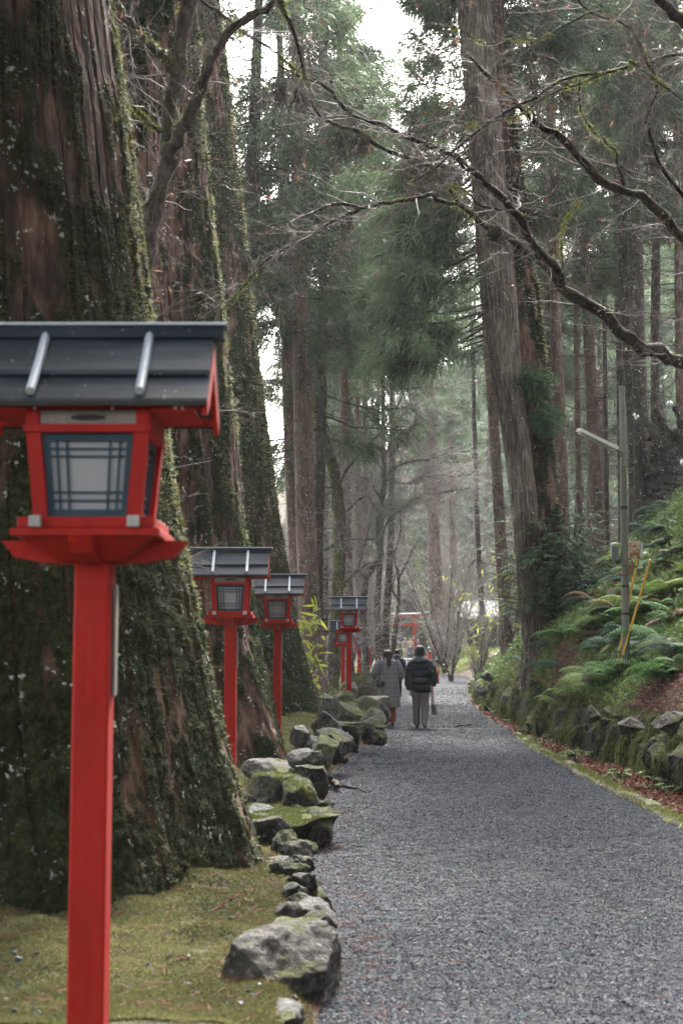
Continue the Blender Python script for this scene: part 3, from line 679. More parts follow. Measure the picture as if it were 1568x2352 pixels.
    for sx in (-1, 1):
        g = Geo()
        poly = [(-eh + .012, ez - .060), (-eh + .012, ez + .004), (-.11, roofz(.11) - .012), (0, rz_ - .012), (.11, roofz(.11) - .012), (eh - .012, ez + .004), (eh - .012, ez - .060), (.14, ez - .02), (0, ez + .12), (-.14, ez - .02)]
        x0 = sx * .372; n_ = len(poly); a0, a1 = x0 - .009, x0 + .009
        v = [(a, p, q) for a in (a0, a1) for (p, q) in poly]
        q = [(i, (i + 1) % n_, (i + 1) % n_ + n_, i + n_) for i in range(n_)]
        caps = [(0, 1, 9), (1, 2, 9), (2, 8, 9), (2, 3, 8), (3, 4, 8), (4, 7, 8), (4, 5, 7), (5, 6, 7)]
        g.add(v, q, caps + [(c_[0] + n_, c_[1] + n_, c_[2] + n_) for c_ in caps])
        g.obj('gable_board', R_, T, smooth=False)
    # roof boards: upper and lower overlapping boards on each slope
    for sy in (-1, 1):
        for (y0, y1, lift, nm) in ((.004, .152, .030, 'roof_board'), (.140, eh + .012, .002, 'roof_board')):
            g = Geo(); ys_ = np.linspace(y0, y1, 6); v = []
            for x in (-.382, .382):
                for th in (0, .016):
                    for y in ys_: v.append((x, sy * y, roofz(y) + lift - th))
            q = []; k = 6
            for i in range(k - 1):
                q += [(i, i + 1, 2 * k + i + 1, 2 * k + i), (k + i, 3 * k + i, 3 * k + i + 1, k + i + 1), (i, k + i, k + i + 1, i + 1), (2 * k + i, 2 * k + i + 1, 3 * k + i + 1, 3 * k + i)]
            q += [(0, 2 * k, 3 * k, k), (k - 1, 2 * k - 1, 4 * k - 1, 3 * k - 1)]
            g.add(v, q); g.obj(nm, RF, T, smooth=False)
        for x in (-.171, .171):
            g = Geo(); yb_ = np.linspace(.012, eh + .024, 9); pts = np.stack((np.full(9, x), sy * yb_, roofz(yb_) + .034), -1)
            tubes(g, pts, np.full(9, .0155), 8, cap=True); g.obj('roof_batten', M['batten'], T)
        g = Geo(); yy_ = sy * (eh + .006); box(g, -.380, .380, min(yy_, yy_ + sy * .012), max(yy_, yy_ + sy * .012), ez - .034, ez - .016, bev=.002); g.obj('fascia', M['slot'], T, smooth=False)
    g = Geo(); prism(g, [(-.040, 2.452), (.040, 2.452), (.030, 2.492), (-.030, 2.492)], -.415, .415, 'x'); rd = g.obj('ridge_board', RF, T, smooth=False)
    g = Geo(); box(g, -.426, .426, -.040, .040, 2.4935, 2.503, bev=.002); g.obj('ridge_cap', M['batten'], rd, smooth=False)
    if variant == 'roof':
        g = Geo(); rr = np.random.default_rng(int(loc[1] * 10))
        for sy in (-1,):
            for x in rr.uniform(-.35, .35, 5):
                lathe(g, [(0, -.006), (.003, -.004), (.0035, 0), (.001, .004), (0, .005)], (x, sy * (eh + .012), ez - .040), 6)
        g.obj('raindrop', M['drop'], T)
    return T
n = NT('batten_lit_paint'); b = n.noise(30, 4, .7); n.set(n.mix(b, (.22, .25, .29), (.46, .49, .54)), .28, .8); M['batten'] = n.m  # pale tone holds the back-light highlight on battens and ridge cap
n = NT('roof_mossy'); a = n.noise(9, 5, .65); n.set(n.ramp(a, [(.35, (.04, .048, .05)), (.55, (.08, .09, .085)), (.75, (.12, .13, .10))]), .5, .5); M['roof_old'] = n.m
n = NT('water_drop'); n.set((.9, .9, .9), .03, .8); n.b.inputs['Transmission Weight'].default_value = .85; n.b.inputs['IOR'].default_value = 1.33; M['drop'] = n.m
LP = [(229, 323 / K, 4.64, 746, 'nearest and largest red lantern post with dark plank roof, out of focus at the left'),
      (532, 0, 14.5, 1257, 'second red lantern post in front of the second giant trunk'),
      (638, 0, 20.6, 1318, 'third red lantern post with its roof half behind the second one'),
      (801, 0, 31.4, 1370, 'fourth red lantern post standing among mossy rocks, moss on its roof'),
      (787, 0, 43.0, 1425, 'fifth red lantern post half hidden behind the fourth one'),
      (824, 0, 54.5, 1443, 'sixth red lantern post just right of the fourth one'),
      (848, 0, 73.0, 1460, 'seventh red lantern post with water glistening on its roof'),
      (879, 0, 80.0, 1467, 'eighth red lantern post almost hidden by a thin dark trunk'),
      (902, 0, 81.0, 1468, 'ninth red lantern post with old greyish green roof, above the man with a backpack')]
LN = []
for i, (px, _, d, pyt, lb) in enumerate(LP):
    p = P(px, pyt, d); p[2] -= 2.503
    LN.append(build_lantern(p, lb, plate=i < 5, variant='roof' if i != 8 else 'roof_old'))

# ------------------------------------------------------------------ torii
M['torii_red'] = paint('torii_paint', (.42, .045, .02), .55); M['torii_roof'] = plain('torii_roof', (.06, .065, .065), .6, .3)
D = 127.0
cpx = P(915, 1500, D)[0]; zb = float(hp(D)); top = P(915, 1407, D)[2]
T = empty('torii_gate', (cpx, D, zb), 'red wooden torii gate with dark curved roof far up the path', 'torii gate')
Hh = top - zb
for s in (-1, 1):
    g = Geo(); lathe(g, [(.20, -.5), (.20, 0), (.185, .05), (.165, Hh - .42)], (s * 1.43, 0, 0), 20); g.obj('pillar', M['torii_red'], T)
    g = Geo(); lathe(g, [(.21, -.02), (.21, .28), (.19, .30)], (s * 1.432, 0, 0), 20); g.obj('pillar_foot', M['slot'], T)
g = Geo(); box(g, -1.95, 1.95, -.07, .07, Hh - 1.20, Hh - .98, bev=.01); g.obj('tie_beam', M['torii_red'], T, smooth=False)
g = Geo(); box(g, -.14, .14, -.05, .05, Hh - .979, Hh - .43, bev=.01); g.obj('centre_strut', M['torii_red'], T, smooth=False)
def curved_beam(hw, z0, th, dy, lift, m, name, slant=.0):
    g = Geo(); xs = np.linspace(-hw, hw, 25); v = []
    for x in xs:
        dz = lift * (abs(x) / hw) ** 3
        for (y, z) in ((-dy, z0 + dz), (dy, z0 + dz), (dy * (1 - slant), z0 + th + dz), (-dy * (1 - slant), z0 + th + dz)): v.append((x, y, z))
    g.add(v, grid_faces(4, 25, True)); g.add([v[0], v[1], v[2], v[3]], [(0, 3, 2, 1)]); g.add(v[-4:], [(0, 1, 2, 3)])
    return g.obj(name, m, T, smooth=False)
curved_beam(2.55, Hh - .42, .17, .13, .16, M['torii_red'], 'lower_lintel'); curved_beam(2.75, Hh - .249, .10, .17, .18, M['torii_red'], 'upper_lintel')
curved_beam(2.95, Hh - .148, .13, .26, .20, M['torii_roof'], 'roof', .8)
# small wooden shrine box behind the far people
p = P(962, 1500, 121.0); zg = float(terrain(p[0], 121.0))
T = empty('roofed_box', (p[0] + .2, 121, zg), 'small dark roofed wooden box beside the torii pillar', 'shrine box')
g = Geo()
for sx in (-1, 1):
    for sy in (-1, 1): box(g, sx * .4 - .05, sx * .4 + .05, sy * .3 - .05, sy * .3 + .05, -.2, 1.0, bev=.005)
g.obj('leg', plain('dark_wood', (.06, .045, .035)), T, smooth=False); M['dark_wood'] = bpy.data.materials['dark_wood']
g = Geo(); box(g, -.47, .47, -.37, .37, 1.0, 1.75, bev=.01); g.obj('cabinet', M['dark_wood'], T, smooth=False)
g = Geo(); prism(g, [(-.72, 1.72), (-.70, 1.80), (0, 2.22), (.70, 1.80), (.72, 1.72), (0, 2.12)], -.55, .55, 'y'); g.obj('roof', plain('box_roof', (.09, .075, .06)), T, smooth=False)
# red railing posts with black caps
for i, (px, d) in enumerate(((996, 96), (985, 99))):
    p = P(px, 1540, d); zz = P(px, 1486, d)[2]; H = 1.35
    T = empty('railing_post', (p[0], d, zz - H), ['front thick red railing post with a black onion cap', 'rear thick red railing post with a black onion cap'][i], 'railing post', 'red railing posts by the far steps')
    g = Geo(); lathe(g, [(.15, -.6), (.15, H - .36), (.14, H - .34)], n=16); g.obj('shaft', M['torii_red'], T)
    g = Geo(); lathe(g, [(.155, H - .345), (.155, H - .31), (.08, H - .29), (.075, H - .25), (.15, H - .22), (.16, H - .16), (.12, H - .08), (.03, H - .01), (0, H)], n=16); g.obj('cap', plain('finial_black', (.02, .02, .022), .4, .5), T)
p = P(1005, 1568, 66.); zt = P(1005, 1535, 66.)[2]
T = empty('bollard', (p[0], 66, zt - .75), 'short red bollard standing alone on the gravel', 'bollard')
g = Geo(); lathe(g, [(.058, .10), (.058, .69), (.05, .735), (.03, .75), (0, .752)], n=16); g.obj('shaft', paint('bollard_red', (.38, .06, .045), .55), T)
g = Geo(); lathe(g, [(.064, -.3), (.064, .10), (.058, .103)], n=16); g.obj('sleeve', M['slot'], T)
# stone step
g = Geo(); p = P(928, 1514, 112.); box(g, p[0] - 1.9, p[0] + 1.1, 111.2, 113.4, hp(111.) - .4, p[2] + .02, bev=.03)
tag(g.obj('stone_step', plain('step_stone', (.30, .30, .29), .7)), 'pale stone step crossing the far end of the path', kind='structure')

# ------------------------------------------------------------------ hut on the right
p = P(1072, 1495, 92.); zz = p[2] - .1
T = empty('hut', (p[0], 92, zz), 'grey wooden hut with a pale shingled roof among the trees', 'hut', rz=rad(-14))
n = NT('hut_boards'); wv = n.n("ShaderNodeTexWave", i_Vector=n.tc.outputs['Object'], i_Scale=3.4, i_Distortion=.4).outputs['Fac']; nn = n.noise(3, 5, .6, n.mapping((6, 6, .5)))
n.set(n.ramp(n.math('ADD', n.math('MULTIPLY', wv, .25), n.math('MULTIPLY', nn, .75)), [(.3, (.02, .02, .018)), (.5, (.04, .039, .035)), (.7, (.07, .067, .06))]), .85, .2); M['hut'] = n.m
g = Geo(); box(g, 0, 4.2, 0, 5.5, .42, 2.35, bev=.02); g.obj('wall', M['hut'], T, smooth=False)
g = Geo(); box(g, -.04, 4.24, -.04, 5.54, -1.0, .42, bev=.02); g.obj('plinth', plain('plinth', (.16, .15, .12), .9), T, smooth=False)
g = Geo(); box(g, 1.15, 2.0, -.045, .04, .50, 2.25, bev=.01); dr = g.obj('door', plain('hut_door', (.045, .042, .036)), T, smooth=False)
g = Geo(); box(g, 1.95, 2.02, -.07, -.046, .42, 2.3); g.obj('door_frame', plain('frame_pale', (.32, .30, .26)), dr, smooth=False)
g = Geo(); box(g, .72, .86, -.06, -.002, 1.45, 1.68, bev=.01); g.obj('switch_box', M['white_end'], T, smooth=False)
g = Geo(); nx_ = 40; ny_ = 14; xs = np.linspace(-.75, 4.9, nx_); v = []
for th in (0, -.09):
    for j in range(ny_):
        t = j / (ny_ - 1)
        for x in xs: v.append((x, -.85 + t * 3.6, 2.28 + t * 1.1 + .035 * ((j % 2)) + .02 * vn(x * 4, j, 0, 3) + th))
v = np.array([[float(a) for a in r_] for r_ in v]); f = grid_faces(nx_, ny_); g.add(v, np.concatenate((f, f[:, ::-1] + nx_ * ny_)))
g.add(np.concatenate((v[:nx_], v[nx_ * ny_:nx_ * ny_ + nx_])), grid_faces(nx_, 2))
e = np.array([[j * nx_, (j + 1) * nx_, (j + 1) * nx_ + nx_ * ny_, j * nx_ + nx_ * ny_] for j in range(ny_ - 1)]); g.add(v, e)
rf = g.obj('roof', plain('shingle', (.045, .047, .044), .8, .3, .5, 2.0, .3), T, smooth=False)
g = Geo(); prism(g, [(-.85, 2.12), (-.85, 2.22), (2.75, 3.32), (6.3, 2.22), (6.3, 2.12), (2.75, 3.22)], -.78, -.70, 'x'); g.obj('barge_board', M['hut'], rf, smooth=False)
g = Geo(); v = [(-.75, 2.75, 3.38), (4.9, 2.75, 3.38), (4.9, 6.3, 2.28), (-.75, 6.3, 2.28)]; g.add(v, [(0, 1, 2, 3)]); g.obj('rear_roof', bpy.data.materials['shingle'], rf, smooth=False)
g = Geo(); tubes(g, [(-.8, -.92, 2.16), (1, -.92, 2.15), (4.9, -.92, 2.13)], [.06, .06, .06], 8, cap=True); g.obj('gutter', M['dark_wood'], rf)
g = Geo(); prism(g, [(0, 2.35), (2.75, 3.15), (5.5, 2.35)], 0, .06, 'x'); g.obj('gable', M['hut'], T, smooth=False)

# ------------------------------------------------------------------ pole with lamp and boxes
D = 23.0; pb = P(1437, 1512, D); pt = P(1427, 884, D)
T = empty('lamp_pole', pb, 'grey steel pole with a slanting tube lamp on the fern bank', 'lamp pole')
M['steel'] = plain('pole_steel', (.095, .10, .075), .6, .35, .35, 5); M['alu'] = plain('lamp_shell', (.33, .34, .27), .6, .4, .25, 8)
pl = pt - pb
def L3(px, py, d=D): return P(px, py, d) - pb
g = Geo(); tubes(g, [(0, 0, -.6), pl * .25, pl * .5, pl * .70], [.062, .060, .058, .056], 16); g.obj('lower_pole', M['steel'], T)
g = Geo(); tubes(g, [pl * .695, pl * .85, pl], [.050, .049, .048], 16); g.obj('upper_pole', plain('pole_pale', (.14, .14, .115), .65, .3, .35, 7), T)
g = Geo(); tubes(g, [pl * .995, pl * 1.02], [.054, .054], 16, cap=True); g.obj('pole_cap', M['slot'], T)
a, b = L3(1327, 990, 22.4), L3(1413, 1032, 22.7)
ax = (b - a) / np.linalg.norm(b - a); up = np.cross(ax, (0, 1, 0)); up /= np.linalg.norm(up); up *= np.sign(up[2]); sd_ = np.cross(ax, up)
def obox(g, c0, c1, hw, h0, h1, m=0):
    v = [c + sd_ * s * hw * (1 if h == h0 else .72) + up * h for c in (c0, c1) for s in (-1, 1) for h in (h0, h1)]
    g.add(v, [(0, 1, 3, 2), (4, 6, 7, 5), (0, 4, 5, 1), (2, 3, 7, 6), (0, 2, 6, 4), (1, 5, 7, 3)], m=m)
lamp = Geo(); obox(lamp, a, b, .075, -.01, .05); lo = lamp.obj('lamp_housing', M['alu'], T, smooth=False)
g = Geo(); obox(g, a + ax * .03, b - ax * .03, .06, -.035, -.012); g.obj('lamp_cover', plain('lamp_cover', (.42, .43, .38), .4, .4), lo, smooth=False)
g = Geo(); pts = smooth_path([b - ax * .02, b + ax * .10 + np.array((0, 0, -.01)), L3(1424, 1050), L3(1424, 1075)], 10); tubes(g, pts, np.full(10, .012), 8); g.obj('lamp_arm', M['slot'], T)
for z_, h_ in ((.545, .03), (.16, .02), (.26, .02)):
    g = Geo(); c0 = pl * z_; tubes(g, [c0 - (0, 0, h_), c0 + (0, 0, h_)], [.066, .066], 16, cap=True); g.obj('band', M['slot'], T)
c = L3(1410, 1266); g = Geo(); box(g, c[0] - .055, c[0] + .065, -.05, .06, c[2] - .11, c[2] + .09, bev=.01); prism(g, [(c[0] - .055, c[2] - .11), (c[0] + .065, c[2] - .11), (c[0] + .05, c[2] - .15), (c[0] - .03, c[2] - .15)], -.048, .058, 'y'); g.obj('switch_box', plain('box_grey', (.10, .105, .10), .5), T, smooth=False)
c = L3(1459, 1262); g = Geo(); box(g, c[0] - .105, c[0] + .10, -.05, .09, c[2] - .14, c[2] + .13, bev=.006)
n = NT('rusty_paint'); a1 = n.noise(11, 6, .7); n.set(n.ramp(a1, [(.45, (.40, .37, .29)), (.52, (.30, .22, .14)), (.58, (.22, .085, .03)), (.7, (.12, .05, .025))]), .8, .2)
bx = g.obj('meter_box', n.m, T, smooth=False); g = Geo(); box(g, c[0] + .055, c[0] + .102, -.058, -.051, c[2] - .12, c[2] + .11); g.obj('box_hinge', M['alu'], bx, smooth=False)
g = Geo(); a0, b0 = L3(1411, 1288), L3(1450, 1285)
pts = smooth_path([a0, a0 + (0, -.02, -.08), L3(1420, 1318) + (0, -.06, 0), L3(1432, 1322) + (0, -.07, 0), L3(1446, 1313) + (0, -.06, 0), b0 + (0, -.02, -.08), b0], 22); tubes(g, pts, np.full(22, .012), 8); g.obj('conduit', plain('conduit_red', (.16, .04, .028), .5), T)
g = Geo(); pts = smooth_path([L3(1427, 1296) + (0, -.06, 0), L3(1437, 1300) + (0, -.08, 0), L3(1450, 1292) + (0, -.04, 0)], 10); tubes(g, pts, np.full(10, .010), 8); g.obj('conduit', bpy.data.materials['conduit_red'], T)
# wire coil and white insulators by the pole top
g = Geo(); pts = smooth_path([L3(1438, 997), L3(1455, 992), L3(1470, 1000), L3(1484, 985), L3(1484, 960), L3(1470, 950), L3(1450, 958), L3(1440, 966)], 40); tubes(g, pts, np.full(40, .006), 6); g.obj('wire', M['slot'], T)
g = Geo()
for (px, py, r) in ((1456, 953, .03), (1464, 956, .026), (1459, 960, .028)):
    c = L3(px, py); lathe(g, [(0, -r), (r * .8, -r * .6), (r, 0), (r * .6, r * .5), (r * .3, r)], c, 10)
M['porcelain'] = plain('porcelain', (.62, .62, .60), .25, .6, .1); g.obj('insulator', M['porcelain'], T)
# wires going up to the right with their own ball insulators
def wire(label, pts, r=.005, ball=None):
    T = Geo(); pts = smooth_path(pts, 30); tubes(T, pts, np.full(30, r), 5); o = T.obj('guy_wire', M['slot']); tag(o, label, 'wire', 'wires beside the pole')
    if ball is not None:
        g = Geo(); lathe(g, [(0, -.055), (.035, -.045), (.052, -.01), (.05, .02), (.03, .045), (0, .055)], ball, 14); g.obj('insulator', M['porcelain'], o)
wire('thin wire running from the left yellow stake up past a white ball', [P(1463, 1300, 22.8), P(1497, 1080, 22.5), P(1527, 958, 22), P(1568, 800, 21.4), P(1640, 560, 20)], ball=P(1537, 928, 22))
wire('thin wire running from the right yellow stake to the white ball at the right edge', [P(1493, 1288, 22.2), P(1530, 1170, 22), P(1562, 1065, 21.7), P(1640, 800, 21)], ball=P(1568, 1062, 21.7))
wire('thin wire rising from the pole top to the upper right', [P(1440, 960, 23), P(1500, 870, 22), P(1568, 750, 21), P(1660, 600, 20)], .004)
for i, (x0, y0, d0, x1, y1, d1, lb) in enumerate(((1415, 1508, 23.2, 1462, 1285, 22.9, 'yellow guard tube leaning close behind the pole'), (1421, 1512, 23.1, 1493, 1285, 22.2, 'yellow guard tube leaning farther right of the pole'))):
    a, b = P(x0, y0, d0), P(x1, y1, d1); a[2] -= .15
    T = Geo(); tubes(T, np.linspace(a, b, 6), np.full(6, .018), 10, cap=True); o = T.obj('guard_tube', plain('yellow_tube%d' % i, (.55, .30, .03), .5, .4, .2, 20)); tag(o, lb, 'guard tube', 'yellow guard tubes beside the pole')
    g = Geo()
    for t in ((.12, .92) if i == 0 else (.1,)):
        c0 = a + (b - a) * t; tubes(g, [c0, c0 + (b - a) * .02], [.020, .020], 10, cap=True)
    g.obj('tape_band', M['slot'], o)
# ------------------------------------------------------------------ people
def skin_body(parent, J, mat, name='body'):
    """J: dict name -> (pos, radius, parent name); grown as one continuous skin"""
    names = list(J); idx = {k: i for i, k in enumerate(names)}
    me = bpy.data.meshes.new(name); me.from_pydata([J[k][0] for k in names], [(idx[J[k][2]], idx[k]) for k in names if J[k][2]], [])
    me.materials.append(mat); o = link(name, me, parent)
    md = o.modifiers.new('skin', 'SKIN'); md.use_smooth_shade = True
    for k in names:
        r = J[k][1]; sv = me.skin_vertices[0].data[idx[k]]; sv.radius = (r, r) if np.ndim(r) == 0 else r; sv.use_root = J[k][2] is None
    sb = o.modifiers.new('sub', 'SUBSURF'); sb.levels = 1; sb.render_levels = 1
    return o
def loft(g, rings, n=40, m=0, fold=0.0, fs=3.0, seed=0, close=(True, True), p=2.0, fdir=1.0, nv=None):
    """rings: (cx, cy, cz, rx, ry); superellipse power p; folds as radial noise"""
    R = np.array(rings, float)
    if nv: R = smooth_path(np.c_[R[:, :3] * 0 + np.c_[np.zeros(len(R)), np.zeros(len(R)), np.linspace(0, 1, len(R))], R], nv)[:, 3:]
    th = np.linspace(0, 2 * np.pi, n, endpoint=False); c, s = np.cos(th), np.sin(th)
    ex = np.sign(c) * np.abs(c) ** (2 / p); ey = np.sign(s) * np.abs(s) ** (2 / p)
    f = 1 + fold * (fbm(c * fs, s * fs, R[:, 2][:, None] * fs * .55 * fdir, seed, 3))
    V = np.stack((R[:, 0][:, None] + R[:, 3][:, None] * ex * f, R[:, 1][:, None] + R[:, 4][:, None] * ey * f, np.broadcast_to(R[:, 2][:, None], f.shape)), -1)
    g.add(V, grid_faces(n, len(R), True), m=m)
    for e, k in zip(close, (0, -1)):
        if e:
            vv = np.r_[V[k], [R[k, :3]]]; ii = np.arange(n); g.add(vv, None, np.stack((ii, (ii + 1) % n, np.full(n, n)), -1), m=m)
    return g
def sleeve(g, pts, r, n=16, seed=0, fold=.08, quilt=0.0, m=0):
    q = smooth_path(np.c_[np.array(pts, float), np.array(r)], 26); s = np.linspace(0, 1, 26)
    rr_ = q[:, 3] * (1 + fold * vn(s * 9, seed, 0, seed) + (quilt * (np.abs(np.sin(np.pi * s * 4.5)) - .5) if quilt else 0))
    return tubes(g, q[:, :3], rr_, n, m=m, cap=True)
def limbs_joints(H, lf, rf, lh, rh, le, re, head=(0, 0.02), fingers=True, face=1):
    """joint table; facing +y * face. lf/rf: foot positions, lh/rh: hands, le/re elbows"""
    k = H / 1.7; J = {}
    J['pelvis'] = ((0, 0, .92 * k), (.13 * k, .10 * k), None)
    J['waist'] = ((0, 0, 1.08 * k), (.115 * k, .09 * k), 'pelvis'); J['chest'] = ((0, 0, 1.28 * k), (.14 * k, .10 * k), 'waist'); J['collar'] = ((0, 0, 1.40 * k), (.075 * k, .06 * k), 'chest')
    hx, hy = head
    J['neck'] = ((hx * .3, hy * .5, 1.47 * k), .050 * k, 'collar'); J['jaw'] = ((hx * .8, hy + .012 * face, 1.53 * k), (.058 * k, .065 * k), 'neck'); J['skull'] = ((hx, hy, 1.61 * k), (.075 * k, .088 * k), 'jaw'); J['crown'] = ((hx, hy, 1.675 * k), (.045 * k, .055 * k), 'skull')
    J['nose'] = ((hx, hy + .108 * face * k, 1.575 * k), .010 * k, 'skull')
    for s, nm in ((-1, 'l'), (1, 'r')): J['ear' + nm] = ((hx + s * .084 * k, hy - .005, 1.585 * k), .014 * k, 'skull')
    for s, nm, f, h, e in ((-1, 'l', lf, lh, le), (1, 'r', rf, rh, re)):
        J['hip' + nm] = ((s * .095 * k, 0, .86 * k), .085 * k, 'pelvis'); f = np.array(f, float)
        knee = np.array((s * .09 * k, f[1] * .5 + (.05 * face if f[1] * face < 0 else .04 * face), .48 * k)); knee[0] = (s * .09 * k + f[0]) / 2
        J['knee' + nm] = (tuple(knee), .055 * k, 'hip' + nm); J['ankle' + nm] = ((f[0], f[1], f[2] + .075), .038 * k, 'knee' + nm); J['toe' + nm] = ((f[0] + s * .01, f[1] + .15 * face, f[2] * .3 + .035), (.035 * k, .03 * k), 'ankle' + nm)
        J['shoulder' + nm] = ((s * .17 * k, 0, 1.38 * k), .058 * k, 'chest'); J['elbow' + nm] = (e, .040 * k, 'shoulder' + nm); J['wrist' + nm] = (h, .026 * k, 'elbow' + nm)
        e, h = np.array(e), np.array(h); d = (h - e) / np.linalg.norm(h - e); d = d * .8 + np.array((0, 0, -.3)); d /= np.linalg.norm(d); sd_ = np.cross(d, (0, 1, .1)); sd_ /= np.linalg.norm(sd_); fw = np.cross(sd_, d)
        palm = h + d * .055; J['palm' + nm] = (tuple(palm), (.034, .020), 'wrist' + nm)
        if fingers:
            for i, (o, L) in enumerate(((-.030, .068), (-.010, .078), (.010, .072), (.028, .056))):
                b = palm + sd_ * o + d * .035; m_ = b + d * L * .5 + fw * .008; t = m_ + d * L * .38 + fw * .028
                J[f'f{i}a' + nm] = (tuple(b), .009, 'palm' + nm); J[f'f{i}b' + nm] = (tuple(m_), .008, f'f{i}a' + nm); J[f'f{i}c' + nm] = (tuple(t), .007, f'f{i}b' + nm)
            b = palm - sd_ * .036 * (s) - d * .01 + fw * .01; J['t1' + nm] = (tuple(b), .011, 'palm' + nm); J['t2' + nm] = (tuple(b + d * .035 - sd_ * .012 * s + fw * .015), .009, 't1' + nm)
    return J
skinm = plain('skin', (.50, .30, .22), .5, .4, .08)
blackcl = plain('black_cloth', (.012, .012, .015), .8, .25, .3, 12); shoe = plain('black_shoe', (.012, .011, .011), .35, .5); hairb = plain('hair_black', (.008, .007, .008), .6, .2, .4, 30, vec=(6, 6, .4)); hairn = plain('hair_brown', (.035, .019, .015), .6, .25, .5, 30, vec=(6, 6, .4))
def mkshoe(T, f, mat, face=1, up=0.0, heel=None, hh=.03, name='shoe'):
    g = Geo(); x, y, z = f; rings = []
    for t, w_, h in ((-.085, .030, .07), (-.07, .038, .085), (-.02, .040, .085), (.05, .040, .060), (.11, .043, .045), (.16, .036, .035), (.185, .015, .02)):
        rings.append((t, w_, h))
    c, s = math.cos(up), math.sin(up); V = []
    th = np.linspace(0, 2 * np.pi, 18, endpoint=False)
    for t, w_, h in rings:
        for a in th:
            px_, pz = w_ * math.cos(a) * (1 if math.sin(a) > 0 else 1.05), h * (.5 + .5 * math.sin(a)) + .012
            yy_ = t - .15; V.append((x + px_, y + face * (yy_ * c + pz * s * 1 + .15), z * 0 + max(.0, (-yy_) * s + pz * c)))
    V = np.array(V); g.add(V, grid_faces(18, len(rings), True))
    for k in (0, -1):
        vv = V[:18] if k == 0 else V[-18:]; ii = np.arange(18); g.add(np.r_[vv, [vv.mean(0)]], None, np.stack((ii, (ii + 1) % 18, np.full(18, 18)), -1))
    o = g.obj(name, mat, T)
    if heel:
        g = Geo(); yh = -.075 - .15; cy_ = y + face * (yh * c + .15); cz = (-yh) * s
        loft(g, [(x, cy_ + .01 * face, cz - .035, .026, .026), (x, cy_ + .006 * face, cz - .0, .030, .030), (x, cy_, cz + .03, .033, .032)], 14); g.obj('heel', heel, o)
    return o
def person(label, loc, H, rz=0.0, group=None):
    return empty('person', loc, label, 'person', group, rz)

# --- woman in the checked coat
d = 30.6; p = P(891.5, 1667, d); T = person('woman with a brown ponytail in a long grey checked coat, seen from behind', (p[0], d, hp(d) + .005), 1.64, rz=rad(4))
J = limbs_joints(1.62, (-.12, -.16, .0), (.085, -.02, 0), (-.15, .20, 1.02), (.15, .22, 1.0), (-.30, .02, 1.12), (.27, .04, 1.08), head=(-.01, .02)); skin_body(T, J, skinm)
n = NT('checked_coat'); co = n.n("ShaderNodeSeparateXYZ", i_0=n.tc.outputs['Object'])
def lines(axis, per, wd, off=0.):
    v = n.math('FRACT', n.math('ADD', n.math('DIVIDE', co.outputs[axis], per), off + 20)); return n.math('LESS_THAN', n.math('ABSOLUTE', n.math('SUBTRACT', v, .5)), wd)
base = n.mix(n.noise(90, 3, .7), (.12, .12, .114), (.21, .206, .195)); fine_ = n.math('ADD', lines(2, .012, .2), lines(0, .012, .2)); base = n.mix(n.math('MULTIPLY', fine_, .12), base, (.03, .03, .03))
dk = n.math('MAXIMUM', n.math('MAXIMUM', lines(0, .078, .06), lines(0, .078, .05, .22)), n.math('MAXIMUM', lines(2, .098, .05), lines(2, .098, .04, .2)))
base = n.mix(n.math('MULTIPLY', dk, .42), base, (.035, .035, .04)); bl = n.math('MULTIPLY', lines(0, .156, .02, .36), .6); base = n.mix(bl, base, (.05, .12, .22)); n.set(base, .95, .1); coat = n.m
g = Geo(); loft(g, [(0, 0, 1.445, .05, .05), (0, -.005, 1.43, .10, .075), (0, -.01, 1.405, .165, .095), (0, -.01, 1.36, .205, .115), (0, 0, 1.26, .215, .13), (0, 0, 1.10, .215, .14), (.005, 0, .95, .222, .15), (.005, 0, .75, .232, .165), (.01, -.01, .55, .242, .175), (.015, -.02, .415, .250, .185)], 72, fold=.045, fs=2.6, seed=3, close=(True, True), p=2.3, fdir=.5, nv=70)
ct = g.obj('coat', coat, T)
g = Geo(); sleeve(g, [(-.155, 0, 1.385), (-.235, -.01, 1.27), (-.285, 0, 1.10), (-.23, .10, 1.05), (-.16, .19, 1.02)], [.085, .088, .082, .068, .055], 20, 4, .06); sl1 = g.obj('sleeve', coat, ct)
g = Geo(); sleeve(g, [(.155, 0, 1.385), (.225, -.01, 1.25), (.262, .02, 1.06), (.21, .12, 1.02), (.16, .21, 1.0)], [.085, .088, .082, .068, .055], 20, 5, .06); g.obj('sleeve', coat, ct)
rust = plain('rust_trousers', (.17, .045, .018), .85, .2, .2, 9)
g = Geo(); loft(g, [(.08, 0, .60, .085, .09), (.085, -.005, .40, .070, .078), (.088, -.015, .22, .068, .080), (.088, -.02, .10, .074, .095)], 28, fold=.05, seed=8, nv=24); loft(g, [(-.09, -.04, .60, .085, .09), (-.11, -.10, .40, .070, .078), (-.122, -.15, .22, .066, .080), (-.125, -.17, .10, .070, .09)], 28, fold=.05, seed=9, nv=24); g.obj('trousers', rust, T)
mkshoe(T, (.086, -.02, 0), shoe); mkshoe(T, (-.12, -.16, 0), shoe)
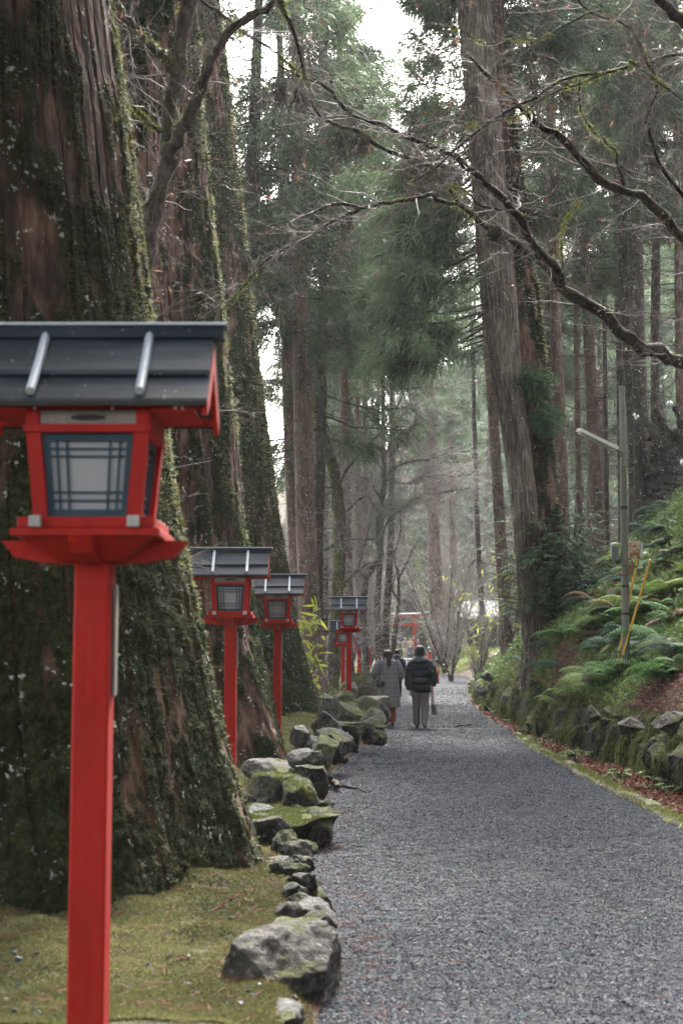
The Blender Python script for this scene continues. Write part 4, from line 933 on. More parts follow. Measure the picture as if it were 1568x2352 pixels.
# head of hair with a ponytail
hx, hy, k = -.01, .02, 1.62 / 1.7
def hair_cap(hx, hy, k, mat, T, low=1.535, back=.0, puff=1.0, bob=None):
    g = Geo(); rings = []
    if bob is None: zs = [(low * k, .060, .050, -.035), (1.57 * k, .084, .085, -.012), (1.61 * k, .092, .100, -.008), (1.65 * k, .088, .098, -.006), (1.685 * k, .068, .078, -.004), (1.705 * k, .035, .045, 0), (1.71 * k, .006, .008, 0)]
    else: zs = bob
    for z, rx, ry, dy in zs: rings.append((hx, hy + dy, z, rx * puff, ry * puff))
    loft(g, rings, 60, fold=.045, fs=7, seed=2, fdir=.15, nv=36); return g.obj('hair', mat, T)
h = hair_cap(hx, hy, k, hairn, T)
g = Geo(); r_ = np.random.default_rng(4); N = 90
a = r_.uniform(0, 2 * np.pi, N); rr_ = np.sqrt(r_.uniform(0, 1, N)); ox, oy = rr_ * np.cos(a), rr_ * np.sin(a); s = np.linspace(0, 1, 9)
wdt = np.interp(s, (0, .1, .45, .8, 1), (.018, .030, .045, .050, .035)); zc = np.interp(s, (0, .12, 1), (1.545, 1.53, 1.235)); yc = np.interp(s, (0, .15, .5, 1), (-.075, -.115, -.135, -.13))
pts = np.stack((hx + .005 + ox[:, None] * wdt + .012 * s, hy + yc + oy[:, None] * wdt * .6, zc - .05 * s ** 3 * r_.uniform(-1, 1, (N, 1))), -1); pts[..., :2] += r_.normal(0, .0025, pts[..., :2].shape)
tubes(g, pts, np.tile((.005, .006, .006, .006, .006, .005, .005, .004, .001), (N, 1)), 4); g.obj('ponytail', hairn, h)
g = Geo()   # loose side hair falling over the collar
for sx in (-1, 1):
    N = 36; x0 = hx + sx * r_.uniform(.05, .088, N); y0 = hy + r_.uniform(-.07, .02, N); pts = np.stack((x0[:, None] + sx * .018 * s + r_.normal(0, .002, (N, 9)), y0[:, None] - .02 * s, 1.57 - (1.57 - 1.36) * s * r_.uniform(.7, 1.1, (N, 1))), -1)
    tubes(g, pts, np.tile((.005,) * 8 + (.001,), (N, 1)), 4)
g.obj('loose_hair', hairn, h)
g = Geo(); lathe(g, [(.022, -.012), (.03, 0), (.022, .012)], (hx + .004, hy - .105, 1.545), 12); g.obj('hair_tie', blackcl, h)
# shoulder bag: its own thing
n = NT('bag_leather'); v1 = n.vor(40); n.set(n.mix(n.mr(v1, .25, .3), (.30, .30, .30), (.012, .014, .018)), .35, .5); bagp = n.m; bagm = plain('bag_black', (.015, .018, .025), .35, .5)
bp = np.array((p[0] - .19, d - .20, hp(d) + .98)); Tb = empty('shoulder_bag', bp, 'black shoulder bag with patterned front on the woman in the checked coat', 'bag', rz=rad(4))
g = Geo(); R = Matrix.Rotation(rad(-14), 4, 'Y'); loft(g, [(0, 0, -.125, .070, .035), (0, 0, -.115, .088, .045), (0, 0, 0, .082, .045), (.0, 0, .075, .055, .032), (0, 0, .10, .03, .018)], 32, p=3.2, nv=20); b_ = g.obj('bag_body', bagm, Tb); b_.rotation_euler = (0, rad(-14), 0)
g = Geo(); loft(g, [(-.012, -.047, -.10, .060, .004), (-.01, -.049, -.02, .062, .005), (0, -.040, .05, .040, .004)], 24, p=3, nv=10); pk = g.obj('front_panel', bagp, Tb); pk.rotation_euler = (0, rad(-14), 0)
g = Geo(); tubes(g, smooth_path([(.035, 0, .09), (.015, -.0, .25), (.008, .03, .40), (.0, .10, .455), (-.01, .22, .42)], 20), np.full(20, .010), 8); g.obj('strap', plain('strap_blue', (.05, .065, .09), .5), Tb)
g = Geo(); tubes(g, smooth_path([(.035, -.02, .12), (.05, -.045, .05), (.06, -.05, -.03)], 10), np.full(10, .006), 8); g.obj('chain', M['alu'], Tb)

# --- person in the black puffer jacket
d = 30.2; p = P(966, 1669, d); T = person('person with a black bob in a black hooded puffer jacket and grey trousers', (p[0], d, hp(d) + .005), 1.71, rz=rad(-3))
J = limbs_joints(1.70, (-.085, .02, 0), (.075, -.20, .05), (-.22, .06, .80), (.245, -.01, .86), (-.27, -.02, 1.08), (.275, -.02, 1.12), head=(-.015, .03)); skin_body(T, J, skinm)
puff = plain('puffer_black', (.0035, .004, .0065), .55, .3, .35, 5)
g = Geo(); zs = np.linspace(.735, 1.47, 90); Q = [(z, np.interp(z, (.735, .78, .95, 1.15, 1.32, 1.40, 1.45, 1.47), (.185, .205, .215, .212, .205, .165, .115, .08)), np.interp(z, (.735, .78, .95, 1.2, 1.34, 1.42, 1.47), (.125, .15, .165, .165, .14, .10, .07))) for z in zs]
rings = [(0 + .01 * (z < .8), -.01, z, rx * (1 + q), ry * (1 + q * 1.6)) for z, rx, ry in Q for q in [.075 * (abs(math.sin(math.pi * (z - .735) / .155)) ** .55 - .7)]]
loft(g, rings, 80, fold=.035, fs=4.5, seed=12, p=2.5, fdir=1.6); jk = g.obj('jacket', puff, T)
g = Geo(); sleeve(g, [(-.14, 0, 1.385), (-.215, -.01, 1.28), (-.252, -.02, 1.08), (-.25, .01, .90), (-.235, .04, .79)], [.085, .088, .086, .080, .062], 24, 13, .03, .16); g.obj('sleeve', puff, jk)
g = Geo(); sleeve(g, [(.14, 0, 1.385), (.215, -.01, 1.28), (.262, -.02, 1.10), (.266, -.01, .95), (.252, -.01, .865)], [.085, .088, .086, .082, .062], 24, 14, .03, .16); g.obj('sleeve', puff, jk)
g = Geo(); loft(g, [(-.045, -.12, 1.315, .08, .035), (-.04, -.13, 1.34, .15, .06), (-.03, -.12, 1.385, .180, .085), (-.02, -.08, 1.43, .172, .105), (-.01, -.03, 1.475, .13, .11), (0, 0, 1.505, .085, .09), (0, .0, 1.50, .05, .05)], 56, fold=.10, fs=3.2, seed=15, nv=30); g.obj('hood', puff, jk)
grey = plain('grey_trousers', (.09, .077, .075), .9, .15, .22, 7)
g = Geo(); loft(g, [(-.08, 0, .84, .115, .12), (-.095, .0, .70, .100, .115), (-.092, .01, .45, .080, .095), (-.088, .02, .20, .074, .09), (-.085, .02, .06, .068, .10)], 36, fold=.06, seed=18, nv=36); loft(g, [(.08, 0, .84, .115, .12), (.088, -.01, .70, .100, .115), (.085, -.06, .45, .082, .10), (.08, -.14, .22, .072, .09), (.077, -.19, .115, .070, .10)], 36, fold=.06, seed=19, nv=36); g.obj('trousers', grey, T)
mkshoe(T, (-.085, .02, 0), shoe); sh = mkshoe(T, (.078, -.20, .05), shoe, up=.42, heel=plain('heel_tan', (.36, .11, .04), .5))
bob = [(1.44, .098, .075, -.040), (1.49, .108, .098, -.030), (1.54, .107, .104, -.020), (1.60, .105, .110, -.010), (1.65, .099, .104, -.006), (1.69, .078, .085, -.004), (1.712, .036, .045, 0), (1.717, .006, .008, 0)]
hair_cap(-.015, .03, 1, hairb, T, bob=bob)
bp = np.array((p[0] + .262, d - .01, hp(d) + .28)); Tb = empty('hand_bag', bp, 'slim dark brown bag hanging on a broad strap from the right hand', 'bag')
leath = plain('brown_leather', (.045, .032, .030), .5, .4)
g = Geo(); loft(g, [(.02, 0, .0, .030, .022), (.018, 0, .012, .046, .034), (.008, 0, .12, .050, .038), (-.005, 0, .20, .044, .036), (-.01, 0, .215, .038, .03)], 28, p=3.2, nv=16); g.obj('bag_body', leath, Tb)
g = Geo(); box(g, .006, .026, -.044, -.040, .035, .052); g.obj('label_patch', M['white_end'], Tb, smooth=False)
g = Geo()
for dx in (-.022, .012):
    pts = smooth_path([(dx, -.02, .205), (dx - .012, -.018, .34), (dx - .022, -.01, .46), (-.016, .0, .535)], 14); ribbons(g, pts[None], np.full((1, 14), .011), side=np.array([[0, 1., 0]]))
    ribbons(g, (pts + (0, .022, 0))[None], np.full((1, 14), .011), side=np.array([[0, 1., 0]]))
g.obj('strap', leath, Tb)

# --- man with a backpack strap, farther on
def simple_person(label, px, pyb, d, H, top, low, hair, face=1, shoes_=shoe, hw=.20, wid=1.0, step=.12, inner=None, zb=None, arms='down', rz=0., jl=.86):
    q = P(px, pyb, d); T = person(label, (q[0], d, (float(hp(d)) if zb is None else zb)), H, rz=rz); k = H / 1.7
    ar = {'down': ((-.24, .03, .86 * k), (.24, .03, .86 * k)), 'front': ((-.05, .22 * face, 1.10 * k), (.07, .22 * face, 1.14 * k)), 'one': ((-.24, .02, .84 * k), (.10, .20 * face, 1.12 * k))}[arms]
    el = ((-.25, -.01 * face, 1.12 * k), (.25, -.01 * face, 1.12 * k))
    fl, fr = (-.09, -step * face, 0), (.09, step * face, 0)
    J = limbs_joints(H, fl, fr, ar[0], ar[1], el[0], el[1], head=(0, .02 * face), face=face, fingers=True); skin_body(T, J, skinm)
    g = Geo(); loft(g, [(0, 0, jl * k - .04, .19 * wid, .13), (0, 0, jl * k + .06, .20 * wid, .14), (0, 0, 1.10 * k, .195 * wid, .135), (0, 0, 1.30 * k, .21 * wid, .13), (0, 0, 1.39 * k, .165 * wid, .10), (0, 0, 1.45 * k, .07, .06)], 36, fold=.05, seed=int(px), p=2.4, nv=30); jk = g.obj('jacket', top, T)
    for s, e, h in ((-1, el[0], ar[0]), (1, el[1], ar[1])):
        e, h = np.array(e), np.array(h); g = Geo(); sleeve(g, [(s * .14, 0, 1.38 * k), (s * .215, 0, 1.28 * k), tuple(e), tuple(e * .4 + h * .6), tuple(e * .08 + h * .92)], [.075, .078, .070, .060, .048], 14, int(px) + s, .07, .05); g.obj('sleeve', top, jk)
    if inner is not None:
        g = Geo(); loft(g, [(0, .075 * face, .95 * k, .05, .075), (0, .07 * face, 1.38 * k, .05, .065)], 20, nv=8); g.obj('shirt', inner, T)
    g = Geo()
    for f, s in ((fl, -1), (fr, 1)): loft(g, [(s * .08, 0, .90 * k, .10, .11), (s * .088, f[1] * .25, .65 * k, .085, .10), (f[0], f[1] * .6 , .40 * k, .070, .08), (f[0], f[1], .08, .060, .075)], 24, fold=.05, seed=s + 5, nv=20)
    g.obj('trousers', low, T)
    mkshoe(T, fl, shoes_, face); mkshoe(T, fr, shoes_, face)
    g = Geo(); loft(g, [(0, (.02 - .03) * face, 1.545 * k, .070, .06), (0, (.02 - .028) * face, 1.58 * k, .086, .085), (0, (.02 - .02) * face, 1.63 * k, .092, .095), (0, (.02 - .01) * face, 1.68 * k, .075, .085), (0, .02 * face, 1.712 * k, .03, .04)], 36, fold=.08, fs=6, seed=int(px), nv=22); g.obj('hair', hair, T)
    return T
navy = plain('navy_puffer', (.016, .024, .040), .5, .4, .3, 6); dkpants = plain('dark_trousers', (.012, .013, .018), .85, .2)
T = simple_person('man in a dark navy jacket walking ahead, half hidden between the two walkers', 911.5, 1610, 48.5, 1.67, navy, dkpants, hairb, step=.14)
g = Geo(); tubes(g, smooth_path([(.115, -.10, 1.42), (.125, -.155, 1.30), (.11, -.16, 1.1), (.08, -.14, .95)], 12), np.full(12, .016), 8); g.obj('bag_strap', blackcl, T)
g = Geo(); tubes(g, smooth_path([(-.11, .0, 1.43), (0, -.09, 1.455), (.11, 0, 1.43)], 10), np.full(10, .035), 10); g.obj('collar', navy, T)
zb = P(930, 1514, 117.)[2]
beige = plain('beige_jacket', (.30, .25, .21), .85, .2); tan = plain('tan_jacket', (.42, .34, .25), .85, .2); jeans = plain('blue_jeans', (.035, .085, .17), .85, .2, .3, 8); cream = plain('cream_trousers', (.50, .47, .40), .85, .2); blond = plain('hair_blond', (.50, .40, .24), .6, .3); maroon = plain('maroon_jacket', (.035, .018, .022), .7, .3); whites = plain('white_shoes', (.6, .6, .58), .6)
simple_person('blond person in a loose beige jacket and cream trousers on the far step', 929.5, 1514, 116.6, 1.76, beige, cream, blond, -1, whites, wid=1.2, step=.03, inner=blackcl, zb=zb, arms='one', jl=.93)
simple_person('dark haired man in a tan jacket and blue jeans on the far step', 942, 1514, 117.6, 1.78, tan, jeans, hairb, -1, whites, wid=1.05, step=.03, zb=zb, arms='front', jl=.98)
T = simple_person('person in a dark maroon jacket with red straps looking at a camera', 959.5, 1514, 118.4, 1.72, maroon, dkpants, hairb, -1, shoe, wid=1.15, step=.03, zb=zb, arms='front', jl=.9)
redst = plain('red_strap', (.55, .03, .03), .6)
for s in (-1, 1):
    g = Geo(); tubes(g, smooth_path([(s * .10, -.05, 1.44), (s * .10, -.145, 1.34), (s * .09, -.15, 1.1)], 10), np.full(10, .022), 8); g.obj('shoulder_strap', redst, T)
q = P(920.5, 1490, 116.4); Tb = empty('hand_bag', (q[0], 116.4, zb + .42), 'black bag hanging from the hand of the blond person', 'bag')
g = Geo(); loft(g, [(0, 0, 0, .10, .05), (0, 0, .12, .11, .06), (0, 0, .26, .09, .05)], 20, p=3, nv=10); g.obj('bag_body', bagm, Tb)
g = Geo(); tubes(g, smooth_path([(-.05, 0, .25), (-.03, 0, .42), (.03, 0, .42), (.05, 0, .25)], 12), np.full(12, .012), 6); g.obj('handle', bagm, Tb)
# ------------------------------------------------------------------ tree trunks
def bark_trunk(ctr, R, nu, nv, seed, strips, depth=.035, moss=.5, lobes=0.0, zfoot=None, front=True, mossdir=1.0, lump=.02, zexp=1.0, redpatch=.0):
    """ctr[n,3], R[n] -> Geo surface with moss attribute"""
    p = smooth_path(np.c_[ctr, R], 400)
    zz = p[:, 2]; t = np.linspace(0, 1, nv) ** zexp; zi = zz[0] + (zz[-1] - zz[0]) * t
    o = np.argsort(zz); cx, cyy, rr = (np.interp(zi, zz[o], p[o, k]) for k in (0, 1, 3))
    if front:   # denser angular sampling towards the camera (-y)
        s = np.linspace(0, 1, nu, endpoint=False); th = 2 * np.pi * s + .75 * np.sin(2 * np.pi * s); th = th + np.pi / 2
    else: th = np.linspace(0, 2 * np.pi, nu, endpoint=False)
    TH, Zg = np.meshgrid(th, zi); RR = rr[:, None]; C, S = np.cos(TH), np.sin(TH); Rm = float(np.median(rr))
    zf = zz[0] if zfoot is None else zfoot
    # buttress lobes at the foot
    hfoot = np.clip(Zg - zf, 0, None)
    lob = fbm(C * 2.0 + seed, S * 2.0, 0, seed, 2); lob2 = fbm(C * 4.5 + seed, S * 4.5, Zg * .3, seed + 3, 2)
    disp = lobes * (np.exp(-hfoot / (.9 * Rm)) * lob + .12 * lob2) * RR
    # vertical strips
    sw = TH / (2 * np.pi) * strips + .9 * vn(C * 2.2, S * 2.2, Zg * .35, seed + 1) + .22 * vn(C * 7, S * 7, Zg * 1.7, seed + 2)
    fr = sw - np.floor(sw); e = np.minimum(fr, 1 - fr); cell = np.floor(sw)
    wgap = .035 + .045 * (vn(cell * 3.7, Zg * 1.3, 0, seed + 4) + 1)
    gr = np.exp(-(e / wgap) ** 2) * (.55 + .45 * vn(cell * 1.3, Zg * 1.1, 3, seed + 5))
    hgt = .35 * vn(cell * 5.1, Zg * .9, 0, seed + 6)
    plate = np.floor(Zg * 2.3 + 3 * vn(cell * 2.7, 0, 0, seed + 7)); pj = vn(cell * 3.3 + .5, plate * 1.7 + .5, 0, seed + 8)
    fine = fbm(C * Rm * 26, S * Rm * 26, Zg * 7.0, seed + 9, 3)
    # moss
    wx, wy = C * RR, S * RR
    mf = fbm(wx * 1.7, wy * 1.7, Zg * .75, seed + 10, 4) * .45 + .34 * fbm(wx * 8, wy * 8, Zg * 2.6, seed + 11, 3) + .22 * vn(cell * 4.3, Zg * .8, 0, seed + 14) + mossdir * .30 * C + (moss - .5) * 1.6 - .75 * gr + .30 * np.exp(-hfoot / .8)
    mk = sst(-.10, .22, mf)
    lumps = (.6 * np.abs(fbm(wx * 9, wy * 9, Zg * 8, seed + 12, 3)) + .25 * vn(wx * 30, wy * 30, Zg * 30, seed + 13)) * lump * 1.6
    disp = disp + depth * (-gr + hgt + .35 * pj * (1 - mk)) + .007 * fine * depth / .03 + mk * (lump * .6 + lumps)
    r = RR + disp
    V = np.stack((cx[:, None] + C * r, cyy[:, None] + S * r, Zg), -1)
    g = Geo(); q = grid_faces(nu, nv, True); g.add(V, q, moss=mk)
    return g, V.reshape(-1, 3), mk.ravel(), q
def moss_fuzz(g, V, mk, q, N, seed, ln=.022, m=1, zmax=99, only_front=True):
    rng = np.random.default_rng(seed)
    a, b, c, d = (V[q[:, i]] for i in range(4)); nn = np.cross(b - a, d - a); ar = np.linalg.norm(nn, axis=1); nn /= ar[:, None] + 1e-12
    wg = ar * (mk[q[:, 0]] > .5) * (a[:, 2] < zmax)
    if only_front: wg = wg * ((nn[:, 1] < .35))
    i = rng.choice(len(q), N, p=wg / wg.sum()); u, v = rng.uniform(0, 1, (2, N, 1))
    p = a[i] + (b[i] - a[i]) * u + (d[i] - a[i]) * v - nn[i] * .003
    dr = nn[i] * rng.uniform(.5, 1.3, (N, 1)) + rng.normal(0, .55, (N, 3)); dr[:, 2] -= .45; dr *= ln * rng.uniform(.6, 1.5, (N, 1))
    w0 = ln * rng.uniform(.18, .42, N)
    ribbons(g, np.stack((p, p + dr * .55, p + dr + np.array((0, 0, -.15)) * ln), 1), np.stack((w0 * .8, w0, w0 * .2), 1), m=m, rnd=np.clip(rng.beta(2, 3, N) * .72, 0, 1))
    if not only_front: return
    # longer pale hairs on the right edge, coloured to imitate a backlit rim
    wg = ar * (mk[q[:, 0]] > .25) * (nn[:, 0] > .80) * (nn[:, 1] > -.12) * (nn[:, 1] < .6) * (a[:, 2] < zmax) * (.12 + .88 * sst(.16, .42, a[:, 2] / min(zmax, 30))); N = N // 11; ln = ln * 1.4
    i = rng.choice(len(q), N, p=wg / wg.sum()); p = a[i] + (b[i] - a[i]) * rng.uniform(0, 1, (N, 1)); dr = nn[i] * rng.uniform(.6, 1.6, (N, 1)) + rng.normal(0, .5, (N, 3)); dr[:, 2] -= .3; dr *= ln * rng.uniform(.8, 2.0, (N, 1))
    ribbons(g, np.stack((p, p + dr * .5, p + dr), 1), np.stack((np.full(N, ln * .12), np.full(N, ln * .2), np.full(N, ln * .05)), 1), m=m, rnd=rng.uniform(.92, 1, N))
def trunk_tree(name, label, cat, ctr, R, nu, nv, seed, strips, mat, group=None, fuzz=0, fuzz_ln=.022, zmax=99, **kw):
    ctr = np.asarray(ctr, float); base = ctr[0].copy(); kw.setdefault('zfoot', base[2] + .5)
    T = empty(name, base, label, cat, group)
    g, V, mk, q = bark_trunk(ctr, R, nu, nv, seed, strips, **kw)
    if fuzz: moss_fuzz(g, V, mk, q, fuzz, seed, fuzz_ln, zmax=zmax)
    g.obj('trunk', [M[mat], M['moss_rim_leaf']], T, off=base)
    return T

def sil(pts, d, cxs):
    """right-hand silhouette picture points -> centre line and radii, centre x given per point"""
    c = []; r = []
    for (px, py), cx in zip(pts, cxs):
        p = P(px, py, d); c.append((cx, d, p[2])); r.append(p[0] - cx)
    o = np.argsort([a[2] for a in c]); return np.array(c)[o], np.array(r)[o]
c, r = sil([(130, -1500), (195, -600), (250, 0), (300, 380), (335, 700), (368, 920), (386, 1100), (420, 1300), (460, 1500), (510, 1720), (560, 1900), (606, 2060), (640, 2200)], 9.8, [-2.75] * 7 + [-2.78, -2.8, -2.8, -2.8, -2.8, -2.8])
c = np.r_[c, [(-2.7, 9.8, 24)]]; r = np.r_[r, .45]
T1 = trunk_tree('giant_cedar', 'nearest giant cedar with thick mossy trunk filling the left edge', 'tree', c, r, 1500, 1100, 11, 74, 'bark_giant', 'giant cedars left of the path', fuzz=240000, fuzz_ln=.0095, zmax=6.6,
                depth=.024, moss=.56, lobes=.13, zfoot=.15, lump=.022, mossdir=.35, zexp=2.2)
c, r = sil([(395, -900), (432, -300), (450, 0), (468, 330), (504, 696), (540, 1000), (590, 1450), (640, 1650), (668, 1745), (690, 1800)], 19.0, [-3.1, -3.1, -3.1, -3.1, -3.05, -3.0, -2.95, -2.9, -2.85, -2.85])
c = np.r_[c, [(-3.1, 19.0, 30)]]; r = np.r_[r, .4]
T2 = trunk_tree('giant_cedar', 'second giant cedar with red brown ridged bark behind the second lantern', 'tree', c, r, 1200, 1000, 12, 64, 'bark_giant', 'giant cedars left of the path', fuzz=150000, fuzz_ln=.015, zmax=12,
                depth=.050, moss=.38, lobes=.17, zfoot=.15, lump=.03, mossdir=.95, zexp=1.7)
c, r = sil([(470, -700), (500, 0), (522, 183), (552, 476), (585, 787), (625, 1100), (655, 1300), (690, 1500), (728, 1610), (752, 1650)], 28.5, [-3.3, -3.25, -3.2, -3.2, -3.2, -3.15, -3.1, -3.0, -2.9, -2.9])
c = np.r_[c, [(-3.3, 28.5, 34)]]; r = np.r_[r, .4]
T3 = trunk_tree('giant_cedar', 'third giant cedar with green mossy furrowed trunk behind the third lantern', 'tree', c, r, 900, 900, 13, 56, 'bark_giant', 'giant cedars left of the path', fuzz=110000, fuzz_ln=.024, zmax=16,
                depth=.065, moss=.60, lobes=.20, zfoot=.3, lump=.035, mossdir=.6, zexp=1.5)

# ------------------------------------------------------------------ cedar crowns
def sprays(g, pts, dirs, N, ln, rng, wd=.011, droop=.8, m=0, spread=.45):
    """tufts of hanging needle strands; pts[N0,3] clump centres"""
    n0 = len(pts); i = np.repeat(np.arange(n0), N); n = len(i)
    p = pts[i] + rng.normal(0, .10, (n, 3)) * (ln / .4)
    d = dirs[i] * .7 + rng.normal(0, spread, (n, 3)); d /= np.linalg.norm(d, axis=1, keepdims=True) + 1e-9
    L = ln * rng.uniform(.5, 1.25, (n, 1)); dn = np.array((0, 0, -1.0)) * droop
    q1 = p + d * L * .5 + dn * L * .08; q2 = p + d * L * .85 + dn * L * .40; q3 = p + d * L * 1.0 + dn * L * .75
    q3[:, 2] += L[:, 0] * .06
    w = wd * rng.uniform(.7, 1.4, n)
    ribbons(g, np.stack((p, q1, q2, q3), 1), np.stack((w * .5, w, w * .9, w * .15), 1), m=m, rnd=np.clip(np.repeat(rng.uniform(0, 1, n0), N) * .6 + rng.uniform(0, .4, n), 0, 1))
def crown_mesh(seed, H=16.0, rmax=3.2, nb=52, ncl=10, ns=30, mat='cedar_leaf', wd=.0085, ln=.40, taper=.5, azr=None):
    """crown of a cedar, origin at its lowest whorl; trunk assumed on the z axis"""
    rng = np.random.default_rng(seed); g = Geo()
    z = H * np.sort(rng.uniform(0, 1, nb) ** 1.05); az = rng.uniform(0, 2 * np.pi, nb) if azr is None else rng.uniform(rad(azr[0]), rad(azr[1]), nb)
    Lb = rmax * (1 - (z / H) ** 1.3 * taper) * rng.uniform(.55, 1.1, nb)
    k = 7; s = np.linspace(0, 1, k)
    out = np.stack((np.cos(az), np.sin(az), np.zeros(nb)), -1)
    b = out[:, None] * (Lb[:, None] * s)[..., None]
    b[..., 2] = z[:, None] + Lb[:, None] * (-.45 * s + .34 * s ** 2.4)
    b += rng.normal(0, .06, b.shape) * s[:, None]
    tubes(g, b, .030 * (1 - .85 * s) * (.5 + .5 * Lb[:, None] / rmax), 4, m=1)
    cl = []; cdir = []; subs = []
    for i in range(nb):
        t = rng.uniform(.32, 1.0, ncl); pos = np.stack([np.interp(t, s, b[i, :, j]) for j in range(3)], -1)
        side = np.cross(out[i], (0, 0, 1)); sg = rng.choice((-1, 1), ncl)[:, None]
        off = side * sg * (rng.uniform(.1, .5, (ncl, 1)) * Lb[i] * .55) + out[i] * .15
        e = pos + off; e[:, 2] += rng.normal(-.05, .12, ncl)
        for a_, e_ in zip(pos, e): subs.append((a_, (a_ + e_) / 2 + (0, 0, .04), e_))
        cl.append(e); cdir.append(off / (np.linalg.norm(off, axis=1, keepdims=True) + 1e-9) * .5 + out[i] * .6)
    tubes(g, np.array(subs), np.tile((.012, .009, .005), (len(subs), 1)), 3, m=1)
    cl = np.concatenate(cl); cdir = np.concatenate(cdir)
    sprays(g, cl, cdir, ns, ln, rng, wd)
    return g.mesh('cedar_crown', [M[mat], M['bark_dark']])
CR = [crown_mesh(100 + i, H=h, rmax=r_) for i, (h, r_) in enumerate(((10, 2.7), (11.5, 3.0), (9, 2.4), (12, 3.2)))]
CRF = [crown_mesh(200 + i, H=h, rmax=r_, nb=50, ncl=7, ns=16, mat='cedar_far', taper=.85, wd=.022, ln=.65) for i, (h, r_) in enumerate(((17, 3.3), (20, 3.8), (15, 3.0)))]
def dead_mesh(seed, H=10, n=60, L=1.7):
    rng = np.random.default_rng(seed); g = Geo(); k = 6; s = np.linspace(0, 1, k)
    z = rng.uniform(0, H, n); az = rng.uniform(0, 2 * np.pi, n); l = L * rng.uniform(.25, 1.1, n)
    out = np.stack((np.cos(az), np.sin(az), np.zeros(n)), -1)
    b = out[:, None] * (l[:, None] * s)[..., None]; b[..., 2] = z[:, None] + l[:, None] * (-.28 * s + .16 * s ** 2 + rng.normal(0, .1, (n, 1)) * s); b[:, 1:] += rng.normal(0, .03, (n, k - 1, 3))
    tubes(g, b, .022 * (1 - .8 * s) * rng.uniform(.6, 1.1, (n, 1)), 4)
    st = []
    for i in range(n):
        for j in range(4):
            t = rng.uniform(.3, 1); p = np.array([np.interp(t, s, b[i, :, q_]) for q_ in range(3)]); d = rng.normal(0, .4, 3) + out[i] * .5; d[2] -= .2
            st.append((p, p + d * .25, p + d * .5 + (0, 0, -.06)))
    tubes(g, np.array(st), np.tile((.007, .005, .003), (len(st), 1)), 3)
    return g.mesh('dead_branches', [M['bark_dark']])
DB = [dead_mesh(40 + i) for i in range(3)]
def simple_trunk(ctr, R, seed, mat, nu=48, nv=160, strips=22, depth=.012, moss=.2, **kw):
    g, V, mk, q = bark_trunk(np.asarray(ctr, float), np.asarray(R, float), nu, nv, seed, strips, depth=depth, moss=moss, front=False, lump=.01, **kw)
    return g
def cedar(label, pts, d, w, seed, mat='bark_cedar', group='slender cedars of the wood', zc=None, top=24, crown=0, dead=None, dead_z=None, csc=1.0, far=False, crz=None, cat='cedar tree', **kw):
    """pts: picture points of the trunk centre line from foot to top of picture; w: widths there (picture units)"""
    c = [P(px, py, d) for px, py in pts]; r = [wi * K / FPX * d / 2 for wi in (w if isinstance(w, (list, tuple)) else [w] * len(pts))]
    c = np.array(c); lean = (c[-1] - c[0]) / (c[-1][2] - c[0][2])
    zg = float(terrain(c[0][0], d)); c = np.r_[[c[0] - lean * (c[0][2] - min(zg, c[0][2]) + .5)], c]; r = [r[0] * 1.25] + r
    if c[-1][2] < top: c = np.r_[c, [c[-1] + lean * (top - c[-1][2])]]; r = r + [.03]
    base = c[0].copy()
    T = empty('cedar_tree', base, label, cat, group)
    R = np.array(r); simple_trunk(c, R, seed, mat, zfoot=base[2] + .5, lobes=.12, **kw).obj('trunk', [M[mat]], T, off=base)
    def at(z):
        return np.array([np.interp(z, c[:, 2], c[:, k]) for k in range(2)] + [z])
    if zc is not None:
        me = (CRF if far else CR)[crown]
        o = link('crown', me, T); p = at(zc) - base; o.location = p; o.rotation_euler = (0, 0, (seed * 1.7) % 6.28 if crz is None else crz); o.scale = (csc,) * 3
    if dead is not None:
        for z0 in (dead if isinstance(dead, (list, tuple)) else [dead]):
            o = link('dead_branches', DB[seed % 3], T); p = at(z0) - base; o.location = p; o.rotation_euler = (0, 0, seed * 2.3 % 6.28)
            o.rotation_euler = (-lean[1] * 0, lean[0], seed * 2.3 % 6.28)
    return T
# left-of-centre group
cedar('tall reddish cedar with white lichen flecks right of the third giant', [(725, 1595), (716, 1480), (706, 1300), (697, 1000), (692, 700), (686, 300)], 41, [62, 54, 48, 45, 42, 36], 1, zc=10.5, crown=0, csc=1.25, dead=7, nu=90, nv=300, strips=30)
cedar('slimmer cedar pressed against the left side of the tall reddish one', [(700, 1560), (680, 1300), (665, 1000), (657, 700), (650, 300)], 43.5, [34, 31, 28, 26, 22], 2, zc=11, crown=1, dead=7, nu=70, nv=240)
cedar('thin cedar just left of the twisted mossy tree', [(744, 1580), (744, 1300), (742, 1000), (740, 700), (738, 300)], 52, [22, 20, 18, 16, 14], 3, zc=14, csc=1.5, top=32, crown=2, dead=6)
cedar('straight brown cedar right of the twisted mossy tree', [(803, 1570), (798, 1350), (792, 1000), (787, 700), (780, 200)], 55, [26, 25, 22, 19, 15], 4, zc=13.5, csc=1.5, top=33, crown=3, dead=5)
cedar('pinkish distant cedar right of the straight brown one', [(826, 1560), (823, 1300), (820, 1050), (818, 700)], 70, [15, 14, 13, 9], 5, zc=15, csc=1.6, top=36, crown=0)
cedar('second pinkish distant cedar with pale bark', [(838, 1560), (838, 1300), (838, 1000), (838, 600)], 76, [15, 14, 12, 9], 6, zc=12, crown=1, csc=1.1)
cedar('thin dark cedar rising left of the torii behind the woman', [(868, 1580), (869, 1480), (866, 1400), (872, 1290), (878, 1100), (880, 800)], 60, [17, 16, 15, 13, 11, 8], 7, mat='bark_dark', zc=14, crown=2)
